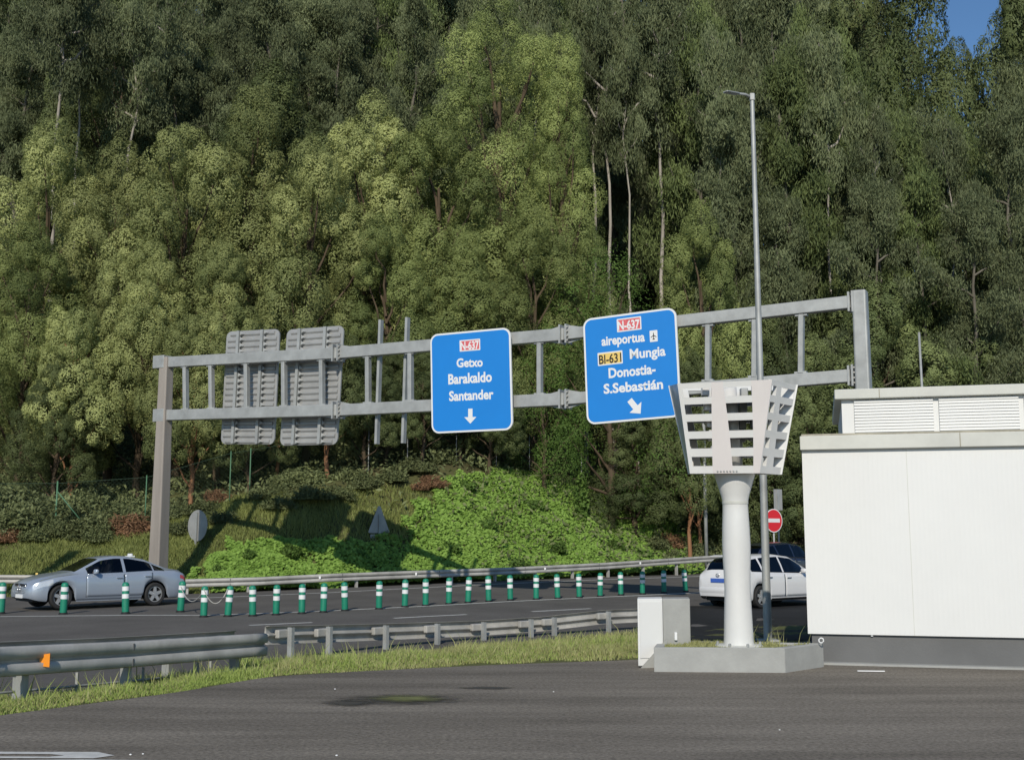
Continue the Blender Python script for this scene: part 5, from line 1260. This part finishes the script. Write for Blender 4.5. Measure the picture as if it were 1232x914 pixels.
for px, D, s_ in [(300, 44.5, .8), (352, 45.2, 1.), (540, 49, 1.), (585, 51.5, .9), (622, 50, 1.1), (668, 52.5, 1.), (705, 53, .9), (738, 55, 1.1), (775, 55.5, .9), (560, 52.8, 1.), (640, 54.3, 1.), (260, 43.2, .8), (430, 46.2, .8), (810, 56.5, 1.)]:
    shrub("weed", px, D, (s_, s_, s_), "taller leafy weed sticking up out of the ivy on the bank", "taller weeds in the ivy", "weed")
shrub("vine", 700, 55.6, (1, 1, 1), "ivy-clad pillar of bright leaves under the larger blue sign", None, "creeper")
shrub("vine", 655, 57.0, (.8, .8, 1.1), "leafy creeper climbing between the two blue signs", None, "creeper")

# -- ground cover on the bank: sample the hill surface
def hillsample(n, seed, dmax=9., k0=1.5, k1=11.):
    rng = np.random.default_rng(seed); s_ = rng.uniform(k0, k1, n)/12*(NS-1); d = rng.uniform(.15, dmax, n)
    i = np.clip(s_.astype(int), 0, NS-2); f = s_-i; jx = np.searchsorted(d_, d)-1; jx = np.clip(jx, 0, len(d_)-2); g = (d-d_[jx])/(d_[jx+1]-d_[jx])
    def bil(A): return (A[i, jx]*(1-f)+A[i+1, jx]*f)*(1-g)+(A[i, jx+1]*(1-f)+A[i+1, jx+1]*f)*g
    return np.stack([bil(X), bil(Y), bil(Z)], 1), rng
IVY = [(222, 705), (250, 680), (300, 662), (340, 655), (400, 652), (445, 652), (480, 640), (505, 628), (500, 612), (530, 590), (575, 573), (640, 570), (700, 580), (740, 598), (775, 612), (800, 622), (835, 640), (850, 655), (900, 660), (960, 660), (970, 700), (700, 720), (400, 730)]
P, rng = hillsample(330000, 1)
x, y = pixn(P); jit = (vnoise(P[:, 0], P[:, 1], 1.1, 4)-.5)*30 + (vnoise(P[:, 0], P[:, 1], .35, 44)-.5)*22
m_ = inpoly(x+jit*.6, y+jit*.5, IVY); A = P[m_]
clump = vnoise(A[:, 0], A[:, 1], .55, 21); A = A[rng.uniform(0, 1, len(A)) < .25+1.0*clump]; n = len(A); A = A[:80000]; n = len(A)
clump = vnoise(A[:, 0], A[:, 1], .55, 21); hgt = (.04+.30*clump+.34*vnoise(A[:, 0], A[:, 1], 1.7, 46)**2)*rng.uniform(.6, 1, n); A = A+np.stack([rng.normal(0, .05, n), rng.normal(0, .05, n), hgt], 1)
nr = unit(np.array([0, -.62, .70])+rng.normal(0, .44, (n, 3))); ax = unit(np.cross(nr, rng.normal(0, 1, (n, 3))))
V, F = cards(A, ax, nr, rng.uniform(.11, .20, n), rng.uniform(.09, .15, n))
tag(link("ivy", npmesh("ivy", V, F, np.clip(.25*clump+.2*vnoise(A[:, 0], A[:, 1], 2.2, 45)+.65*rng.uniform(0, 1, n)-.05, 0, 1)), M['l_ivy']), "bright green ivy carpeting the bank behind the far guardrail", "ivy", kind='stuff')
m_ = ~inpoly(x+jit*.6, y+jit*.5, [(px, py+6 if py < 660 else py) for px, py in IVY])
A = P[m_]; x2, y2 = pixn(A); A = A[(x2 > -60) & (x2 < 1010) & (y2 > 598-.06*np.maximum(0, x2-300))][:60000]; n = len(A); dens = vnoise(A[:, 0], A[:, 1], .9, 33)
h = (.10+.28*dens)*rng.uniform(.5, 1.1, n); V, F = blades(A, h, rng.uniform(.025, .05, n), .45, rng)
tag(link("bank_grass", npmesh("bank_grass", V, F, np.repeat(np.clip(dens*.5+rng.uniform(0, .5, n), 0, 1), 2)), M['l_bank']), "olive tufted grass on the bank above the sedan and by the fence", "grass", kind='stuff')
# -- forest undergrowth further up
P, rng = hillsample(60000, 7, 26.); A = P + np.stack([0*P[:, 0], 0*P[:, 0], rng.uniform(0, .7, len(P))], 1); n = len(A); dd = np.clip((A[:, 1]-48)/8, 0, 1); A = A[rng.uniform(0, 1, n) < dd]; n = len(A)
nr = unit(np.array([0, -.5, .6])+rng.normal(0, .6, (n, 3))); ax = unit(np.cross(nr, rng.normal(0, 1, (n, 3))))
V, F = cards(A, ax, nr, rng.uniform(.15, .35, n), rng.uniform(.07, .15, n))
tag(link("undergrowth", npmesh("undergrowth", V, F, rng.uniform(0, 1, n)), M['l_bush']), "low leafy undergrowth on the shaded forest floor", "undergrowth", kind='stuff')
# -- verge grass
def vergesample(n, seed, t0, t1, k0=2.3, k1=9.3):
    rng = np.random.default_rng(seed); s_ = rng.uniform(k0, k1, n)/12*(NS-1); t = rng.uniform(t0, t1, n); i = np.clip(s_.astype(int), 0, NS-2); f = (s_-i)[:, None]
    e = E_[i]*(1-f)+E_[i+1]*f; r1 = R1_[i]*(1-f)+R1_[i+1]*f; q = e*(1-t[:, None])+r1*t[:, None]; z = -.02+(ZR1+.02)*(t*t*(3-2*t)); return np.concatenate([q, z[:, None]], 1), s_/(NS-1)*12, t, rng
P, kk, tt, rng = vergesample(150000, 5, -.03, .97); edge = vnoise(P[:, 0], P[:, 1], .5, 6)
keep = (tt > .0+.07*edge) & (rng.uniform(0, 1, len(P)) < np.where((tt > .75) & (kk > 5.2), .4, 1.)*(.35+.75*vnoise(P[:, 0], P[:, 1], .6, 12))); P, kk, tt = P[keep], kk[keep], tt[keep]
# keep blades out of the planter, cabinet and kiosk
poly = [(p.x, p.y) for p in (FLp+Vector((-.5, -.3, 0)), FRp, BRp+Vector((.15, 0, 0)), BLp+Vector((0, .1, 0)), Vector((1.5, 15.4, 0)))]
bcor = [c0+ux*-.1-uy*.2, c0+ux*BL_, c0+ux*BL_+uy*BD_, c0+ux*-.1+uy*(BD_+.1)]
px_, _ = pixn(P); ok = (px_ < 792) & ~inpoly(P[:, 0], P[:, 1], poly) & ~inpoly(P[:, 0], P[:, 1], [(p.x, p.y) for p in bcor]); P, kk, tt = P[ok][:95000], kk[ok][:95000], tt[ok][:95000]; n = len(P)
dens = vnoise(P[:, 0], P[:, 1], .45, 14); tall = np.where(kk < 5.2, np.where(tt > .62, 1.05, .62), .75)
h = (.05+.20*dens)*rng.uniform(.4, 1.15, n)*tall*np.clip(.25+tt*4, .25, 1)
h = np.where(rng.uniform(0, 1, n) < .02, h*2.2, h)
green = np.clip(.25+.9*(vnoise(P[:, 0], P[:, 1], 1.1, 17)-.35)+np.where(kk < 5, .25, -.05), 0, 1); pick = rng.uniform(0, 1, n) < green
for nm, m2, mt, lb in (("verge_grass", pick, 'l_grass', "bright green grass along the near guardrail and tarmac edge"), ("verge_dry_grass", ~pick, 'l_dry', "paler drying grass on the verge behind the car park")):
    V, F = blades(P[m2], h[m2], rng.uniform(.010, .022, m2.sum()), .35, rng)
    tag(link(nm, npmesh(nm, V, F, np.repeat(np.clip(dens[m2]*.5+rng.uniform(0, .5, m2.sum()), 0, 1), 2)), M[mt]), lb, "grass", kind='stuff')
# -- grass in the planter
rng = np.random.default_rng(77); n = 5200; u, v = rng.uniform(0, 1, n), rng.uniform(0, 1, n); I = [np.array(p[:2]) for p in inner]
q = (I[0]*(1-u[:, None])+I[1]*u[:, None])*(1-v[:, None])+(I[3]*(1-u[:, None])+I[2]*u[:, None])*v[:, None]
dn = vnoise(q[:, 0], q[:, 1], .35, 3); ok = (dn > .33) & (np.hypot(q[:, 0]-colp.x, q[:, 1]-colp.y) > .31); q = q[ok]; n = len(q); far = (q[:, 1]-q[:, 1].min())/np.ptp(q[:, 1])
hh = rng.uniform(.015, .045, n)*(1+far*.6); big = rng.uniform(0, 1, n) < .02*(q[:, 0] > colp.x); hh = np.where(big, hh*5, hh)
V, F = blades(np.concatenate([q, np.full((n, 1), PH-.03)], 1), hh, rng.uniform(.006, .014, n), .4, rng)
tag(link("planter_grass", npmesh("planter_grass", V, F, np.repeat(rng.uniform(0, 1, n), 2)), M['l_dry']), "short sparse grass growing in the concrete planter", "grass", kind='stuff')
